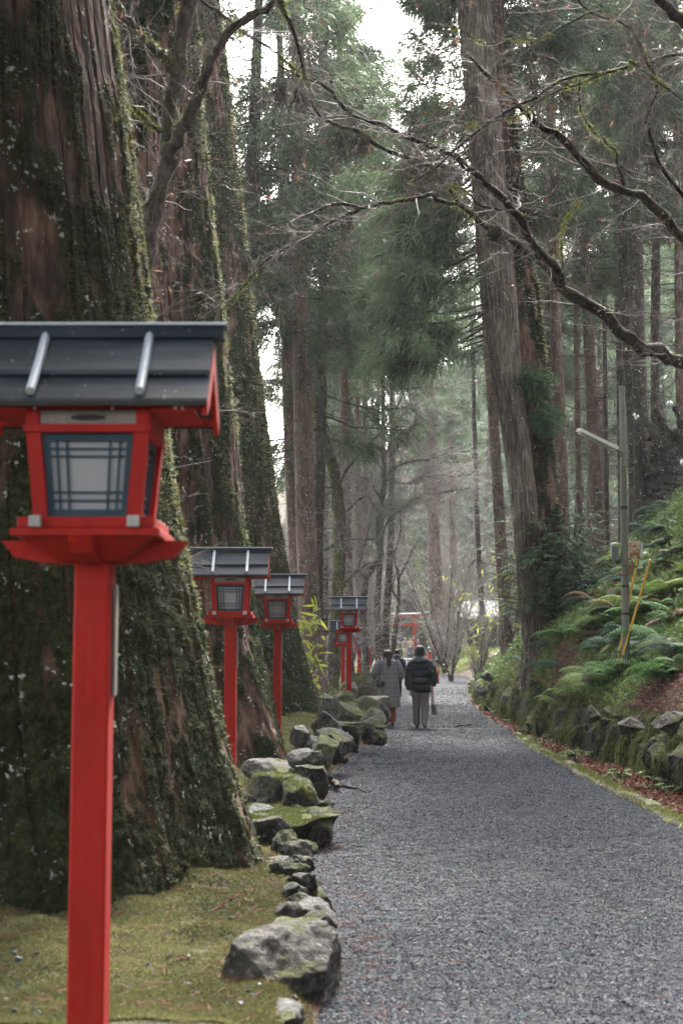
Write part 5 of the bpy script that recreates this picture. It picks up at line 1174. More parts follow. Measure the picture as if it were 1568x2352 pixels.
cedar('dark mossy cedar in front of the left torii pillar', [(880, 1570), (884, 1480), (889, 1380), (896, 1250), (900, 1000), (900, 700)], 62, [22, 19, 17, 15, 12, 8], 8, mat='bark_dark', zc=15, crown=0)
# right of the path
cedar('slim reddish cedar standing left of the pale stripped giant', [(1163, 1480), (1152, 1300), (1141, 1100), (1128, 900), (1116, 740), (1100, 400)], 50, [30, 27, 25, 23, 21, 17], 9, zc=13.5, csc=1.35, crown=3, dead=8, nu=60, nv=260)
cedar('cedar with pink flecked bark right of the stripped giant', [(1302, 1430), (1290, 1170), (1284, 1000), (1279, 850), (1274, 689), (1271, 476), (1266, 300)], 33.8, [36, 31, 30, 27, 25, 23, 21], 10, dead=[6.5, 10], zc=15.5, crown=2, nu=80, nv=300)
cedar('thin dark cedar between two brown ones on the right', [(1330, 1240), (1326, 1000), (1322, 700), (1316, 400)], 53, [15, 14, 13, 11], 11, dead=[8, 15], zc=20, crown=1)
cedar('brown cedar in the middle of the right hand wood', [(1374, 1245), (1362, 1000), (1352, 790), (1338, 549), (1330, 250)], 49, [33, 29, 26, 21, 18], 12, dead=[7.5, 14], zc=19, crown=3, nu=60, nv=260)
cedar('thin dark cedar left of the thickest right hand cedar', [(1392, 1220), (1390, 1000), (1388, 800), (1384, 500)], 58, [12, 11, 10, 8], 13, mat='bark_dark', dead=9, zc=19, crown=0)
cedar('dim grey cedar close behind the thickest right hand cedar', [(1428, 1150), (1424, 900), (1420, 700), (1414, 400), (1408, 0)], 55, [20, 18, 17, 16, 13], 14, mat='bark_dark', dead=[8, 15], zc=21, crown=2)
cedar('thickest tall cedar at the right with smooth brown bark', [(1476, 1135), (1468, 1000), (1458, 760), (1447, 500), (1434, 250), (1424, 0)], 50, [60, 50, 42, 36, 30, 26], 15, dead=[9, 16], zc=22, crown=3, nu=90, nv=320, strips=30)
cedar('dim cedar cut by the right edge of the picture', [(1566, 1130), (1560, 900), (1556, 600), (1550, 200)], 46, [20, 19, 17, 14], 16, dead=[10, 15], zc=19, crown=1)
cedar('far slim cedar seen through the wood right of the middle', [(1215, 1350), (1212, 1000), (1210, 700)], 64, [12, 12, 10], 17, mat='bark_dark', dead=9, zc=13, crown=2)
cedar('far slim cedar between the stripped giant and the flecked one', [(1252, 1340), (1252, 1000), (1250, 650)], 60, [15, 14, 12], 18, mat='bark_dark', dead=9, zc=15, crown=0)
cedar('reddish flaking cedar on the far verge left of the hut', [(1010, 1512), (1006, 1440), (1000, 1350), (995, 1200), (990, 1000)], 90, [42, 36, 31, 27, 22], 19, zc=14, crown=3, csc=1.1, nu=60, nv=240, top=30)
cedar('split barked old cedar immediately left of the hut', [(1047, 1490), (1045, 1400), (1040, 1300), (1036, 1100)], 99, [20, 17, 15, 12], 20, zc=15, crown=1)
cedar('brown cedar in front of the hut', [(1112, 1488), (1106, 1400), (1100, 1300), (1092, 1100), (1084, 800)], 76, [14, 13, 12, 10, 8], 21, mat='bark_dark', zc=15, crown=0)
# the big pair beside the fern bank
def pix_trunk(name, label, pts, w, d, nu, nv, seed, strips, mat, top, **kw):
    c = np.array([P(px, py, d) for px, py in pts]); R = np.array(w) * K / FPX * d / 2
    o = np.argsort(c[:, 2]); c = c[o]; R = R[o]
    lean = (c[-1] - c[0]) / (c[-1][2] - c[0][2]); c = np.r_[[c[0] - (0, 0, .7)], c, [c[-1] + lean * (top - c[-1][2])]]; R = np.r_[R[0] * 1.15, R, .12]
    return trunk_tree(name, label, 'cedar tree', c, R, nu, nv, seed, strips, mat, **kw)
TR1 = pix_trunk('cedar_tree', 'old leaning cedar with pale stripped bark right of the path', [(1088, 0), (1112, 300), (1146, 689), (1168, 894), (1190, 1050), (1207, 1200), (1219, 1350), (1238, 1510)], [80, 80, 79, 66, 62, 60, 62, 74], 31, 420, 900, 31, 30, 'bark_pale', 28, depth=.035, moss=.12, lobes=.16, mossdir=0, lump=.01)
TR2 = pix_trunk('cedar_tree', 'dark mossy cedar fused behind the pale stripped one', [(1125, 0), (1150, 300), (1190, 600), (1218, 894), (1236, 1100), (1254, 1300), (1286, 1500)], [62, 64, 66, 68, 70, 84, 104], 31.9, 360, 800, 32, 26, 'bark_giant', 28, depth=.022, moss=.40, lobes=.2, mossdir=.3, lump=.02, fuzz=30000, fuzz_ln=.04)
# heavy dark foliage hanging left of the pair, and crowns closing the sky above
for T_, z0, H_, azr, px_, nb_, rm in ((TR1, 8.3, 12.5, (95, 235), 1105, 90, 2.9), (TR2, 11.5, 9, (-75, 75), 1165, 30, 1.9)):
    o = link('crown', crown_mesh(160 + nb_, H=H_, rmax=rm, nb=nb_, ncl=11, ns=46, taper=.2, azr=azr, wd=.0075, ln=.36), T_); b_ = np.array(T_.location); o.location = P(px_, 400, 31.4) * (1, 1, 0) + (0, 0, z0) - b_; tag(o)
# the giants' own crowns, above the picture, shade the near path
BIG = [crown_mesh(180 + i, H=9, rmax=6.0, nb=50, ncl=8, ns=20, wd=.04, ln=.9, taper=.4, azr=(95, 290)) for i in range(2)]
for i, (T_, z0) in enumerate(((T1, 9.5), (T2, 14.5), (T3, 18.5))):
    o = link('crown', BIG[i % 2], T_); o.location = (0, 0, z0)
# trees of the wood placed on the ground plan: (x, y, height of lowest branch, crown id)
rng = np.random.default_rng(91)
def plan_tree(x, y, label, group, far=False, zc=None, top=None, crown=None, csc=1.0, r0=None, mat=None, dead=True, i=0):
    z = float(terrain(x, y)); top = top or rng.uniform(24, 31); crown = int(rng.integers(0, 3 if far else 4)) if crown is None else crown
    r0 = r0 or rng.uniform(.17, .32); lean = rng.normal(0, .02, 2); mat = mat or ('bark_dark' if rng.uniform() < .4 else 'bark_cedar')
    c = np.array([(x, y, z - .5), (x, y, z + .3), (x + lean[0] * 10, y + lean[1] * 10, z + 10), (x + lean[0] * top, y + lean[1] * top, z + top)]); R = np.array([r0 * 1.3, r0 * 1.1, r0 * .8, .04])
    T = empty('cedar_tree', c[0], label, 'cedar tree', group)
    simple_trunk(c, R, 300 + i, mat, nu=20, nv=60, strips=14, zfoot=z, lobes=.1).obj('trunk', [M[mat]], T, off=c[0])
    zc = zc if zc is not None else rng.uniform(6, 10)
    me = (CRF if far else CR)[crown]; o = link('crown', me, T); o.location = (lean[0] * zc, lean[1] * zc, zc); o.rotation_euler = (0, 0, rng.uniform(0, 6.28)); s_ = csc * rng.uniform(.9, 1.15); o.scale = (s_, s_, s_)
    if dead:
        o = link('dead_branches', DB[i % 3], T); o.location = (0, 0, max(1.5, zc - 9)); o.rotation_euler = (0, 0, rng.uniform(0, 6.28))
    return T
def gap_ok(x, y):      # open sky corridor seen above the path
    a = x / y; return not ((.002 < a < .048 and y < 92) or (-.11 < a < -.034 and y > 40) or x < -24)
NEAR = [(-.75, 44.5), (-2.75, 37), (-3.5, 46), (-6.5, 36), (-5.0, 41), (-2.2, 52), (-7.5, 52), (-4.2, 60), (-1.2, 64), (-7.6, 68), (-3.0, 72), (.1, 78), (-5.5, 84), (-10, 78), (-9, 60), (-12, 46),
        (7.6, 52), (8.4, 63), (10.5, 72), (9.8, 47), (12.4, 56), (11.5, 66), (15.5, 62), (15.5, 50), (18, 58), (18, 70), (21, 62), (14.5, 77), (9.0, 42.5), (12.2, 40), (14.2, 37), (3.6, -5), (-3.4, -3.5), (5.6, 2.5), (-4.5, 3.2), (6.8, 8.5), (1.5, -9), (-1.0, -12), (8.5, -3), (-6.5, -8)]
for i, (x, y) in enumerate(NEAR):
    if y > 40 and not (x > 2 or gap_ok(x, y)): continue
    side = 'left of the path behind the lantern row' if x < 2 else 'on the slope right of the path'
    if y < 10: plan_tree(x, y, 'unseen cedar added near the camera, its high crown shading the foreground', 'unseen cedars added to shade the foreground', i=i, zc=9 - float(terrain(x, y)), top=24, crown=3, csc=1.9, dead=False); continue  # out-of-view cedars with enlarged crowns, added to darken the foreground
    plan_tree(x, y, 'cedar with drooping dark green sprays ' + side, 'cedars ' + side, i=i, zc=(max(rng.uniform(7, 10), .29 * y if x / y < -.03 else 0) if x < 2 else rng.uniform(10, 13)), top=(max(rng.uniform(20, 23), .29 * y + 12 if x / y < -.03 else 0)), csc=1.25 if y < 48 and x < 0 else 1.0)
k = 0; y = 86.0
while y < 190:
    for x in np.arange(-26 - (y - 86) * .1, 40 + (y - 86) * .15, 5.6):
        xx = x + rng.uniform(-1.8, 1.8); yy_ = y + rng.uniform(-3, 3)
        if not gap_ok(xx, yy_): continue
        if 2.0 < xx < (15.5 if yy_ < 97 else 10.5) and yy_ < 134: continue
        plan_tree(xx, yy_, 'pale misty cedar in the far wood up the valley', 'misty cedars of the far wood', far=True, i=400 + k, dead=False, zc=rng.uniform(3, 7), top=rng.uniform(24, 32), csc=1.05); k += 1
    y += 9.5 if y < 130 else 13
print('far trees', k)
# ------------------------------------------------------------------ limbs and twigs
def twigs(par, prad, n, ln, rng, levels=2, K_=6, grav=-.12, r0=.5, spread=.9, bias=(0, 0, 0), wig=.10, tmin=.1, mult=5, minr=.0022):
    """par [N,K,3]; returns list of (pts, rad)"""
    out = []
    P_, R_ = par, prad
    for lv in range(levels):
        N0 = len(P_); Lp = np.linalg.norm(np.diff(P_, axis=1), axis=2).sum(1)
        pr = Lp / Lp.sum(); i = rng.choice(N0, n, p=pr); kk = P_.shape[1]
        t = rng.uniform(tmin, 1, n) * (kk - 1); j = np.clip(t.astype(int), 0, kk - 2); f = (t - j)[:, None]
        p0 = P_[i, j] * (1 - f) + P_[i, j + 1] * f; tg = P_[i, j + 1] - P_[i, j]; tg /= np.linalg.norm(tg, axis=1, keepdims=True) + 1e-9
        r = (R_[i, j] * (1 - f[:, 0]) + R_[i, j + 1] * f[:, 0])
        rr_ = np.clip(np.minimum(r * r0 * rng.uniform(.5, 1, n), max(.007, minr * 2.2)), minr, None)
        d = tg * rng.uniform(.3, 1.0, (n, 1)) + rng.normal(0, spread, (n, 3)) * (.7, .7, .55) + bias; d /= np.linalg.norm(d, axis=1, keepdims=True)
        L = ln * rng.uniform(.35, 1.2, (n, 1)); s = np.linspace(0, 1, K_)
        wob = np.cumsum(rng.normal(0, wig, (n, K_, 3)), axis=1) * L[:, None] / K_ * 2.2; wob[:, 0] = 0
        q = p0[:, None] + d[:, None] * (L * s)[..., None] + wob; q[..., 2] += grav * L * s ** 2
        rad_ = np.clip(rr_[:, None] * (1 - .75 * s), minr * .7, None)
        out.append((q, rad_)); P_, R_ = q, rad_; n = int(n * mult ** (1 if lv == 0 else .55)); ln *= .42; spread *= .85
    return out
def limb_tree(name, label, cat, base, limbs, mat, seed, twn=40, twl=1.0, levels=3, tmat='twig', leaves=0, leafmat_='litter', moss_tufts=0, group=None, mult=5, minr=.0024, spread=.8, lsz=.02, **kw):
    """limbs: list of [N,4] arrays (x,y,z,r) in world space; the first is the trunk"""
    T = empty(name, base, label, cat, group); rng = np.random.default_rng(seed); K0 = 28
    L_ = []
    for li_, l in enumerate(limbs):
        s = smooth_path(l, K0 * (2 if li_ == 0 else 1)); s[1:-1, :3] += rng.normal(0, 1, (len(s) - 2, 3)) * np.minimum(s[1:-1, 3:4] * .35, .02); s[:, 3] *= 1 + .08 * rng.normal(size=len(s)); L_.append(s)
        g = Geo(); tubes(g, s[:, :3], s[:, 3], 12, moss=.5)
        if moss_tufts:
            N = moss_tufts; j = rng.integers(0, len(s), N); a = rng.uniform(0, 2 * np.pi, N)
            j2 = np.clip(j + 1, 0, len(s) - 1); f = rng.uniform(0, 1, (N, 1)); p = s[j, :3] * (1 - f) + s[j2, :3] * f; p = p + np.stack((np.cos(a) * s[j, 3], np.sin(a) * s[j, 3] * .8, np.abs(np.sin(a * 1.3)) * s[j, 3]), -1) * .95
            kp = vn(p[:, 0] * 4, p[:, 1] * 4, p[:, 2] * 4, 5) > .1; p = p[kp]; N = len(p)
            d = rng.normal(0, .012, (N, 3)); d[:, 2] -= rng.uniform(.0, .025, N)
            ribbons(g, np.stack((p, p + d, p + d * 1.6), 1), np.tile((.003, .004, .001), (N, 1)), m=1, rnd=rng.uniform(.3, 1, N))
        g.obj('trunk' if li_ == 0 else 'limb', [M[mat], M['moss_hang']], T, off=base)
    par = np.stack([smooth_path(l, K0) for l in L_]); n = twn * len(limbs)
    tw = twigs(par[..., :3], par[..., 3], n, twl, rng, levels, mult=mult, minr=minr, spread=spread, **kw)
    g = Geo()
    for i, (q, r) in enumerate(tw): tubes(g, q, r, 4 if i == 0 else 3)
    if leaves:
        q, r = tw[-1]; i = rng.integers(0, len(q), leaves); j = rng.integers(1, q.shape[1], leaves); p = q[i, j]
        d = rng.normal(0, lsz, (leaves, 3)); d[:, 2] -= lsz * .5
        ribbons(g, np.stack((p, p + d, p + d * 2), 1), np.tile((lsz * .2, lsz * .5, lsz * .1), (leaves, 1)), m=1, rnd=rng.uniform(0, 1, leaves))
    g.obj('twigs', [M[tmat], M[leafmat_]], T, off=base)
    return T
def LM(pts, d, w):
    """limb from picture points; d and w: scalar or (start, end) or list"""
    n = len(pts); dd = np.interp(np.linspace(0, 1, n), np.linspace(0, 1, len(np.atleast_1d(d))), np.atleast_1d(d)); ww = np.interp(np.linspace(0, 1, n), np.linspace(0, 1, len(np.atleast_1d(w))), np.atleast_1d(w))
    return np.array([np.r_[P(px, py, a), b * K / FPX * a / 2] for (px, py), a, b in zip(pts, dd, ww)])
# left maple between the first two giants
d = 12.5; tr = LM([(262, 1500), (285, 1100), (300, 850), (322, 680), (338, 590), (352, 500), (374, 410), (384, 330), (392, 250), (402, 180), (415, 100), (432, 0), (445, -160), (470, -400)], d, [50, 48, 46, 44, 42, 40, 44, 52, 44, 40, 38, 36, 30, 18])
b0 = np.array((tr[0][0] - .1, d, float(terrain(tr[0][0], d)) - .2)); tr = np.r_[[np.r_[b0, tr[0][3] * 1.3]], tr]
lm = [tr, LM([(384, 360), (405, 330), (424, 295), (445, 245), (462, 195), (488, 135), (512, 90), (560, 45), (610, 18), (645, -10), (760, -90)], (12.4, 11.8), (38, 34, 28, 24, 20, 16, 8)),
      LM([(398, 165), (385, 140), (350, 112), (320, 85), (292, 50), (270, 5), (240, -60)], (12.4, 12), (24, 22, 20, 14)),
      LM([(370, 300), (345, 285), (310, 250), (285, 215), (262, 180)], (12.4, 12), (12, 8, 5)),
      LM([(300, -20), (296, 60), (292, 110), (300, 170), (288, 260), (282, 330), (292, 420), (310, 520), (322, 640)], (13.3, 13), (14, 15, 14, 13)),
      LM([(640, 0), (660, 40), (680, 90), (695, 150), (702, 178)], (11.7, 12.5), (12, 9, 6)),
      LM([(460, 0), (520, 40), (560, 75), (620, 110), (680, 160), (740, 190)], (12.2, 13), (8, 7, 3)),
      LM([(372, 430), (340, 470), (310, 480), (295, 460)], (12.4, 12.6), (7, 5, 3))]
limb_tree('maple_tree', 'mossy leafless maple forking between the first two giant cedars', 'maple tree', b0, lm, 'bark_maple', 5, twn=24, twl=.85, levels=3, leaves=110, moss_tufts=1500, mult=4.5, minr=.0018)
# right maple reaching over the path
D1 = 16.0
tb = np.array((5.2, 16.6, 2.0)); pe = P(1568, 831, D1); pe2 = P(1568, 546, 15.2)
trunk = np.array([(5.4, 16.7, float(terrain(5.4, 16.7)) - .3, .19), (5.15, 16.6, 3.2, .165), (4.9, 16.4, 4.3, .15), (5.0, 16.0, 5.6, .13), (5.1, 15.7, 6.8, .12), (5.0, 15.4, 8.4, .10), (4.7, 15.0, 10.5, .06)])
l1 = np.r_[[[4.95, 16.45, 4.1, .13], [4.5, 16.2, 4.55, .12]], LM([(1568, 831), (1524, 813), (1472, 795), (1418, 762), (1385, 718), (1341, 696), (1286, 652), (1249, 608), (1209, 582), (1158, 535), (1099, 509), (1067, 475), (1052, 464)], (16, 14.5), (32, 32, 31, 29, 26, 23, 19, 16, 13, 10))]
l1b = LM([(1052, 464), (1026, 425), (997, 387), (964, 367), (935, 361), (888, 345), (853, 326), (821, 302), (783, 289), (748, 275), (715, 237), (689, 214)], (14.5, 13.2), (11, 11, 10, 9, 6))
l1c = LM([(1080, 488), (1040, 468), (1003, 459), (991, 449), (953, 458), (894, 467), (835, 477), (771, 469), (689, 500), (620, 520)], (14.6, 13.6), (12, 11, 10, 7, 4))
l1d = LM([(824, 481), (759, 511), (689, 555), (620, 590), (575, 640), (540, 680), (508, 714)], (13.9, 13.4), (6, 5, 3))
l2 = LM([(1290, 655), (1276, 619), (1242, 582), (1209, 527), (1180, 487), (1158, 461), (1130, 436), (1085, 401), (1052, 360), (997, 337), (932, 316), (877, 290), (803, 261), (748, 199), (700, 178), (640, 150)], (14.9, 13.0), (19, 19, 18, 16, 14, 12, 9, 6))
l3 = np.r_[[[5.0, 16.0, 5.7, .11]], LM([(1600, 575), (1568, 546), (1520, 494), (1480, 458), (1436, 439), (1381, 414), (1344, 377), (1311, 337), (1282, 311), (1238, 286), (1216, 264), (1169, 216), (1121, 176), (1080, 130)], (15.2, 13.8), (24, 23, 22, 20, 16, 12, 6))]
l4 = np.r_[[[5.1, 15.7, 6.8, .08]], LM([(1600, 480), (1568, 447), (1520, 388), (1491, 311), (1483, 264), (1505, 220), (1509, 198), (1480, 128), (1447, 66), (1399, 44), (1352, 29), (1326, 0), (1290, -60)], (15, 13.5), (11, 9, 7, 4))]
l5 = np.r_[[[5.0, 15.4, 8.2, .06]], LM([(1568, 124), (1524, 132), (1447, 150), (1399, 168), (1297, 179), (1238, 220), (1150, 260), (1060, 330), (1000, 385), (940, 420)], (14.6, 12.8), (9, 8, 6, 3))]
l6 = LM([(1397, 165), (1340, 190), (1290, 205), (1240, 230), (1190, 265), (1120, 280), (1060, 290)], (14, 13), (7, 4, 2))
l7 = LM([(1352, 29), (1290, 60), (1230, 90), (1180, 88), (1120, 100), (1040, 60)], (13.6, 12.8), (6, 4, 2))
l8 = LM([(1436, 439), (1425, 400), (1412, 350), (1360, 300), (1330, 240), (1330, 180)], (15, 14.2), (9, 7, 4))
l9 = LM([(1445, 140), (1500, 180), (1568, 230)], (14, 13.5), (6, 4))
l10 = np.r_[[[4.9, 15.3, 9.2, .08]], LM([(1600, 70), (1560, 40), (1530, 10), (1490, -40)], (14, 13.4), (30, 26, 20))]
l11 = LM([(1290, 640), (1300, 500), (1325, 470), (1290, 420)], (15, 14.6), (3, 2))
l12 = LM([(1180, 487), (1140, 480), (1100, 470), (1070, 440), (1010, 420)], (14.2, 13.6), (8, 5, 3))
limb_tree('maple_tree', 'leafless maple reaching long mossy limbs over the path from the right', 'maple tree', tb * (1, 1, 0) + (0, 0, float(terrain(5.4, 16.7))), [trunk, l1, l1b, l1c, l1d, l2, l3, l4, l5, l6, l7, l8, l9, l10, l11, l12], 'bark_limb', 6, twn=27, twl=.95, levels=3, leaves=330, moss_tufts=900, mult=5.5, minr=.0020, grav=-.06, bias=(-.2, 0, .15))
# hanging clumps of dead cedar sprays caught in the maple
rng = np.random.default_rng(8)
for i, (px, py, d_, s) in enumerate(((785, 305, 13.4, .26), (830, 310, 13.5, .2), (1138, 525, 14.3, .24), (1132, 520, 14.3, .2), (950, 370, 13.8, .2), (1040, 395, 14, .16), (1290, 190, 14, .2), (1270, 395, 14.8, .2), (1490, 360, 14.8, .2), (795, 500, 13.8, .16), (560, 590, 13.5, .2), (690, 210, 13, .2), (1220, 180, 13.6, .15), (640, 195, 12.6, .22), (1080, 205, 13.4, .16))):
    g = Geo(); c0 = P(px, py, d_); n_ = 60
    st = c0 + rng.normal(0, .035, (n_, 3)); dd = rng.normal(0, .35, (n_, 3)); dd[:, 2] = -1; L = s * rng.uniform(.5, 1.3, (n_, 1))
    pts = st[:, None] + dd[:, None] * (L * np.linspace(0, 1, 5))[..., None] + np.cumsum(rng.normal(0, .006, (n_, 5, 3)), 1)
    tubes(g, pts, np.tile(np.array((.003, .004, .004, .003, .001)), (n_, 1)), 3)
    o = g.obj('hanging_spray', M['bark_dark'], off=c0); o.location = c0
    tag(o, 'dark withered cedar spray hanging on a maple limb', 'dead spray', 'withered sprays caught in the maples')
# twisted mossy tree and mid-distance maple
d = 46.; tr = LM([(762, 1600), (764, 1500), (768, 1440), (776, 1330), (778, 1200), (772, 1120), (758, 1060), (742, 1010), (728, 950), (720, 890), (722, 820), (735, 775), (760, 700), (780, 600)], d, [44, 34, 28, 30, 30, 30, 29, 28, 25, 22, 20, 16, 12, 8])
b0 = tr[0][:3].copy(); b0[2] = float(terrain(b0[0], d)); tr = np.r_[[np.r_[b0 - (0, 0, .3), tr[0][3] * 1.2]], tr]
limb_tree('twisted_tree', 'crooked moss covered tree leaning between the slender cedars', 'tree', b0, [tr, LM([(735, 860), (748, 810), (760, 775), (785, 760), (800, 745)], d, (14, 11, 5)), LM([(772, 1130), (790, 1090), (830, 1040), (900, 960), (930, 900), (1020, 890)], d, (9, 7, 4, 2)), LM([(768, 1250), (740, 1265), (700, 1290), (640, 1330)], d, (9, 7, 3)), LM([(770, 1380), (800, 1330), (850, 1290)], d, (8, 6, 4)), LM([(722, 900), (700, 860), (690, 780)], d, (9, 6, 3))], 'bark_mossy', 15, twn=26, twl=2.2, levels=3, tmat='twig_pale', leaves=150, mult=3.2, minr=.006)
d = 50.; tr = LM([(842, 1560), (838, 1480), (834, 1400), (840, 1330), (852, 1305), (868, 1290), (876, 1279), (868, 1250), (869, 1210), (876, 1150), (884, 1090), (882, 1060), (892, 1030), (905, 995), (915, 950)], d, [18, 17, 16, 15, 17, 16, 14, 12, 11, 11, 10, 9, 7, 5, 3])
b0 = tr[0][:3].copy(); b0[2] = float(terrain(b0[0], d)); tr = np.r_[[np.r_[b0 - (0, 0, .3), tr[0][3] * 1.2]], tr]
ML = [tr, LM([(884, 1095), (900, 1078), (922, 1066), (950, 1058), (985, 1055), (1030, 1040)], d, (8, 6, 3)), LM([(892, 1050), (908, 1030), (925, 1006), (945, 985), (957, 960), (940, 930)], d, (7, 6, 3)), LM([(870, 1180), (840, 1140), (800, 1170), (770, 1200)], d, (6, 5, 3)), LM([(866, 1240), (830, 1238), (792, 1242), (760, 1255)], d, (5, 5, 3)),
      LM([(840, 1330), (820, 1310), (800, 1330), (786, 1345)], d, (7, 6, 3)), LM([(872, 1250), (890, 1200), (920, 1170), (960, 1140), (1020, 1130), (1080, 1120)], d, (7, 5, 3)), LM([(876, 1150), (850, 1110), (820, 1090), (780, 1080)], d, (5, 4, 2)), LM([(880, 1100), (930, 1110), (990, 1090), (1050, 1095), (1100, 1080)], d, (5, 4, 2)), LM([(822, 1310), (835, 1260), (850, 1200), (858, 1150)], d, (5, 4, 2))]
limb_tree('maple_tree', 'bare crooked maple with fine pinkish twigs beyond the fourth lantern', 'maple tree', b0, ML, 'bark_maple', 16, twn=60, twl=1.9, levels=3, tmat='twig_pale', leaves=300, mult=4.4, minr=.0050, grav=-.02, spread=.7)
d = 64.; tr = LM([(905, 1465), (910, 1430), (914, 1400), (915, 1360), (914, 1320), (905, 1280), (918, 1230), (920, 1160)], d, [11, 10, 9, 8, 7, 6, 5, 3]); b0 = tr[0][:3].copy(); b0[2] = float(terrain(b0[0], d)); tr = np.r_[[np.r_[b0 - (0, 0, .3), tr[0][3] * 1.2]], tr]
limb_tree('bare_tree', 'thin curved dark tree bending in front of the torii', 'tree', b0, [tr, LM([(914, 1380), (900, 1350), (905, 1330), (912, 1300)], d, (6, 4, 2)), LM([(914, 1330), (935, 1290), (960, 1240)], d, (5, 4, 2))], 'bark_dark', 17, twn=30, twl=1.6, levels=3, tmat='twig', mult=3, minr=.006)
# young bare trees around the far verge and hut, some with yellow leaves
rng = np.random.default_rng(55)
def sapling(px, py, d, H, lab, yellow=0, n=4, seed=0, mat='bark_dark', tm='twig_pale', tw=45, grp=None, lsz=.05):
    r_ = np.random.default_rng(seed + 500); b = P(px, py, d); b[2] = float(terrain(b[0], d)); L = []
    for i in range(n):
        dx, dy = r_.normal(0, .16, 2); k = np.linspace(0, 1, 7)[:, None]
        p = b + np.hstack((k * H * dx + r_.normal(0, .05, (7, 1)) * k, k * H * dy, k * H * r_.uniform(.75, 1))) ; p[0] = b - (0, 0, .2)
        L.append(np.hstack((p, (.045 * H / 5) * (1.1 - k))))
    limb_tree('young_tree', lab, 'young tree', b, L, mat, seed, twn=tw, twl=H * .32, levels=3, tmat=tm, leaves=yellow, leafmat_='yellow_leaf', mult=2.6, minr=.00011 * d, spread=.6, bias=(0, 0, .35), group=grp, lsz=lsz)
for i, (px, py, d, H, yl) in enumerate(((1034, 1515, 70, 6.0, 30), (1096, 1500, 56, 3.8, 160), (1165, 1490, 50, 4.2, 300), (1022, 1505, 84, 8, 0), (1040, 1500, 104, 8, 0), (860, 1490, 133, 9, 0), (1030, 1500, 97, 8, 0), (800, 1480, 118, 9, 0))):
    sapling(px, py, d, H, ('young tree with sparse yellow green leaves near the hut' if yl else 'bare young tree with pinkish grey twigs near the far verge'), yl, 4, i, grp='yellow leaved young trees by the hut' if yl else 'bare young trees of the far verge')
for i, (px, d, H) in enumerate(((700, 60, 6), (650, 56, 7), (770, 68, 7), (730, 80, 8), (850, 90, 8), (812, 108, 9), (1040, 136, 10), (1050, 112, 10), (1190, 78, 8))):
    sapling(px, 1500, d, H, 'bare grey twigged shrub tree between the cedar trunks', 0, 5, 40 + i, tw=60, grp='bare shrub trees between the cedars')
sapling(700, 1600, 30.5, 1.95, 'sapling with bright yellow green leaves behind the third lantern', 260, 3, 77, tw=12, lsz=.06)
# evergreen cedar saplings round the feet of the stripped pair
def spray_bush(label, px, py, d, size, n, seed, grp=None, mat='spray_leaf', ln=.28, wd=.010, loc=None):
    r_ = np.random.default_rng(seed); c = P(px, py, d) if loc is None else np.array(loc); zb = float(terrain(c[0], c[1]))
    T = empty('cedar_sapling', (c[0], c[1], zb), label, 'sapling', grp); b = np.array((c[0], c[1], zb))
    g = Geo(); pts = r_.normal(0, 1, (n, 3)) * (size[0] * .45, size[0] * .45, size[1] * .42) + c
    pts[:, 2] = np.maximum(pts[:, 2], zb + .12 * min(1, size[1] * 2))
    st = np.stack((np.broadcast_to(np.array((c[0], c[1], 0)), (n, 3)) * (1, 1, 0) + np.stack((0 * pts[:, 0], 0 * pts[:, 0], np.maximum(zb, pts[:, 2] - .5 * min(1, size[1]))), -1), pts - (0, 0, .12), pts), 1)
    gs = Geo(); tubes(gs, st, np.tile((.008, .006, .003), (n, 1)), 3); k_ = min(1, size[1]); tubes(gs, [(c[0], c[1], zb - .2 * k_), (c[0], c[1], zb + (c[2] - zb) * .6), (c[0], c[1], c[2] + size[1] * .6)], [.03 * k_, .02 * k_, .006 * k_], 6)
    gs.obj('stems', M['bark_dark'], T, off=b)
    dr = (pts - c); dr[:, 2] *= .2; dr /= np.linalg.norm(dr, axis=1, keepdims=True) + 1e-6
    # flat feathery sprays: a rachis with side strands
    m_ = 14; i = np.repeat(np.arange(n), m_); s = np.tile(np.linspace(.05, 1, m_), n); sg = np.tile(np.tile((1, -1), m_ // 2), n)
    dr = dr + r_.normal(0, .35, (n, 3)); dr[:, 2] -= .05; dr /= np.linalg.norm(dr, axis=1, keepdims=True); side = np.cross(dr, (0, 0, 1)); side /= np.linalg.norm(side, axis=1, keepdims=True) + 1e-9
    L = ln * r_.uniform(.6, 1.4, n); p0 = pts[i] + dr[i] * (L[i] * s)[:, None] - np.array((0, 0, 1)) * (L[i] * .3 * s ** 2)[:, None]
    l2 = L[i] * .55 * (1.1 - s) * r_.uniform(.6, 1.2, len(i)); dd = side[i] * sg[:, None] * .8 + dr[i] * .7
    p1 = p0 + dd * (l2 * .5)[:, None]; p2 = p0 + dd * l2[:, None] - np.array((0, 0, 1)) * (l2 * .35)[:, None]
    ribbons(g, np.stack((p0, p1, p2), 1), np.stack((np.full(len(i), wd * .6), np.full(len(i), wd), np.full(len(i), wd * .2)), 1), side=np.tile((0, 0, 1.0), (len(i), 1)) + r_.normal(0, .5, (len(i), 3)), rnd=np.repeat(r_.uniform(0, .7, n), m_) + r_.uniform(0, .3, len(i)))
    g.obj('foliage', M[mat], T, off=b); return T
SB = [(1245, 1260, 31.0, (1.0, .9), 230, 'dense cedar sapling foliage before the feet of the stripped pair'), (1225, 1370, 31.0, (.8, .6), 130, 'low dark cedar sapling at the foot of the stripped pair'), (1320, 1250, 31.5, (.9, 1.0), 170, 'cedar sapling right of the stripped pair'),
       (1290, 1370, 31.4, (.9, .8), 200, 'broad sapling foliage over the mossy root of the dark cedar'), (1345, 1350, 30.5, (.9, .7), 150, 'bright sapling among ferns right of the pair'),
      ]
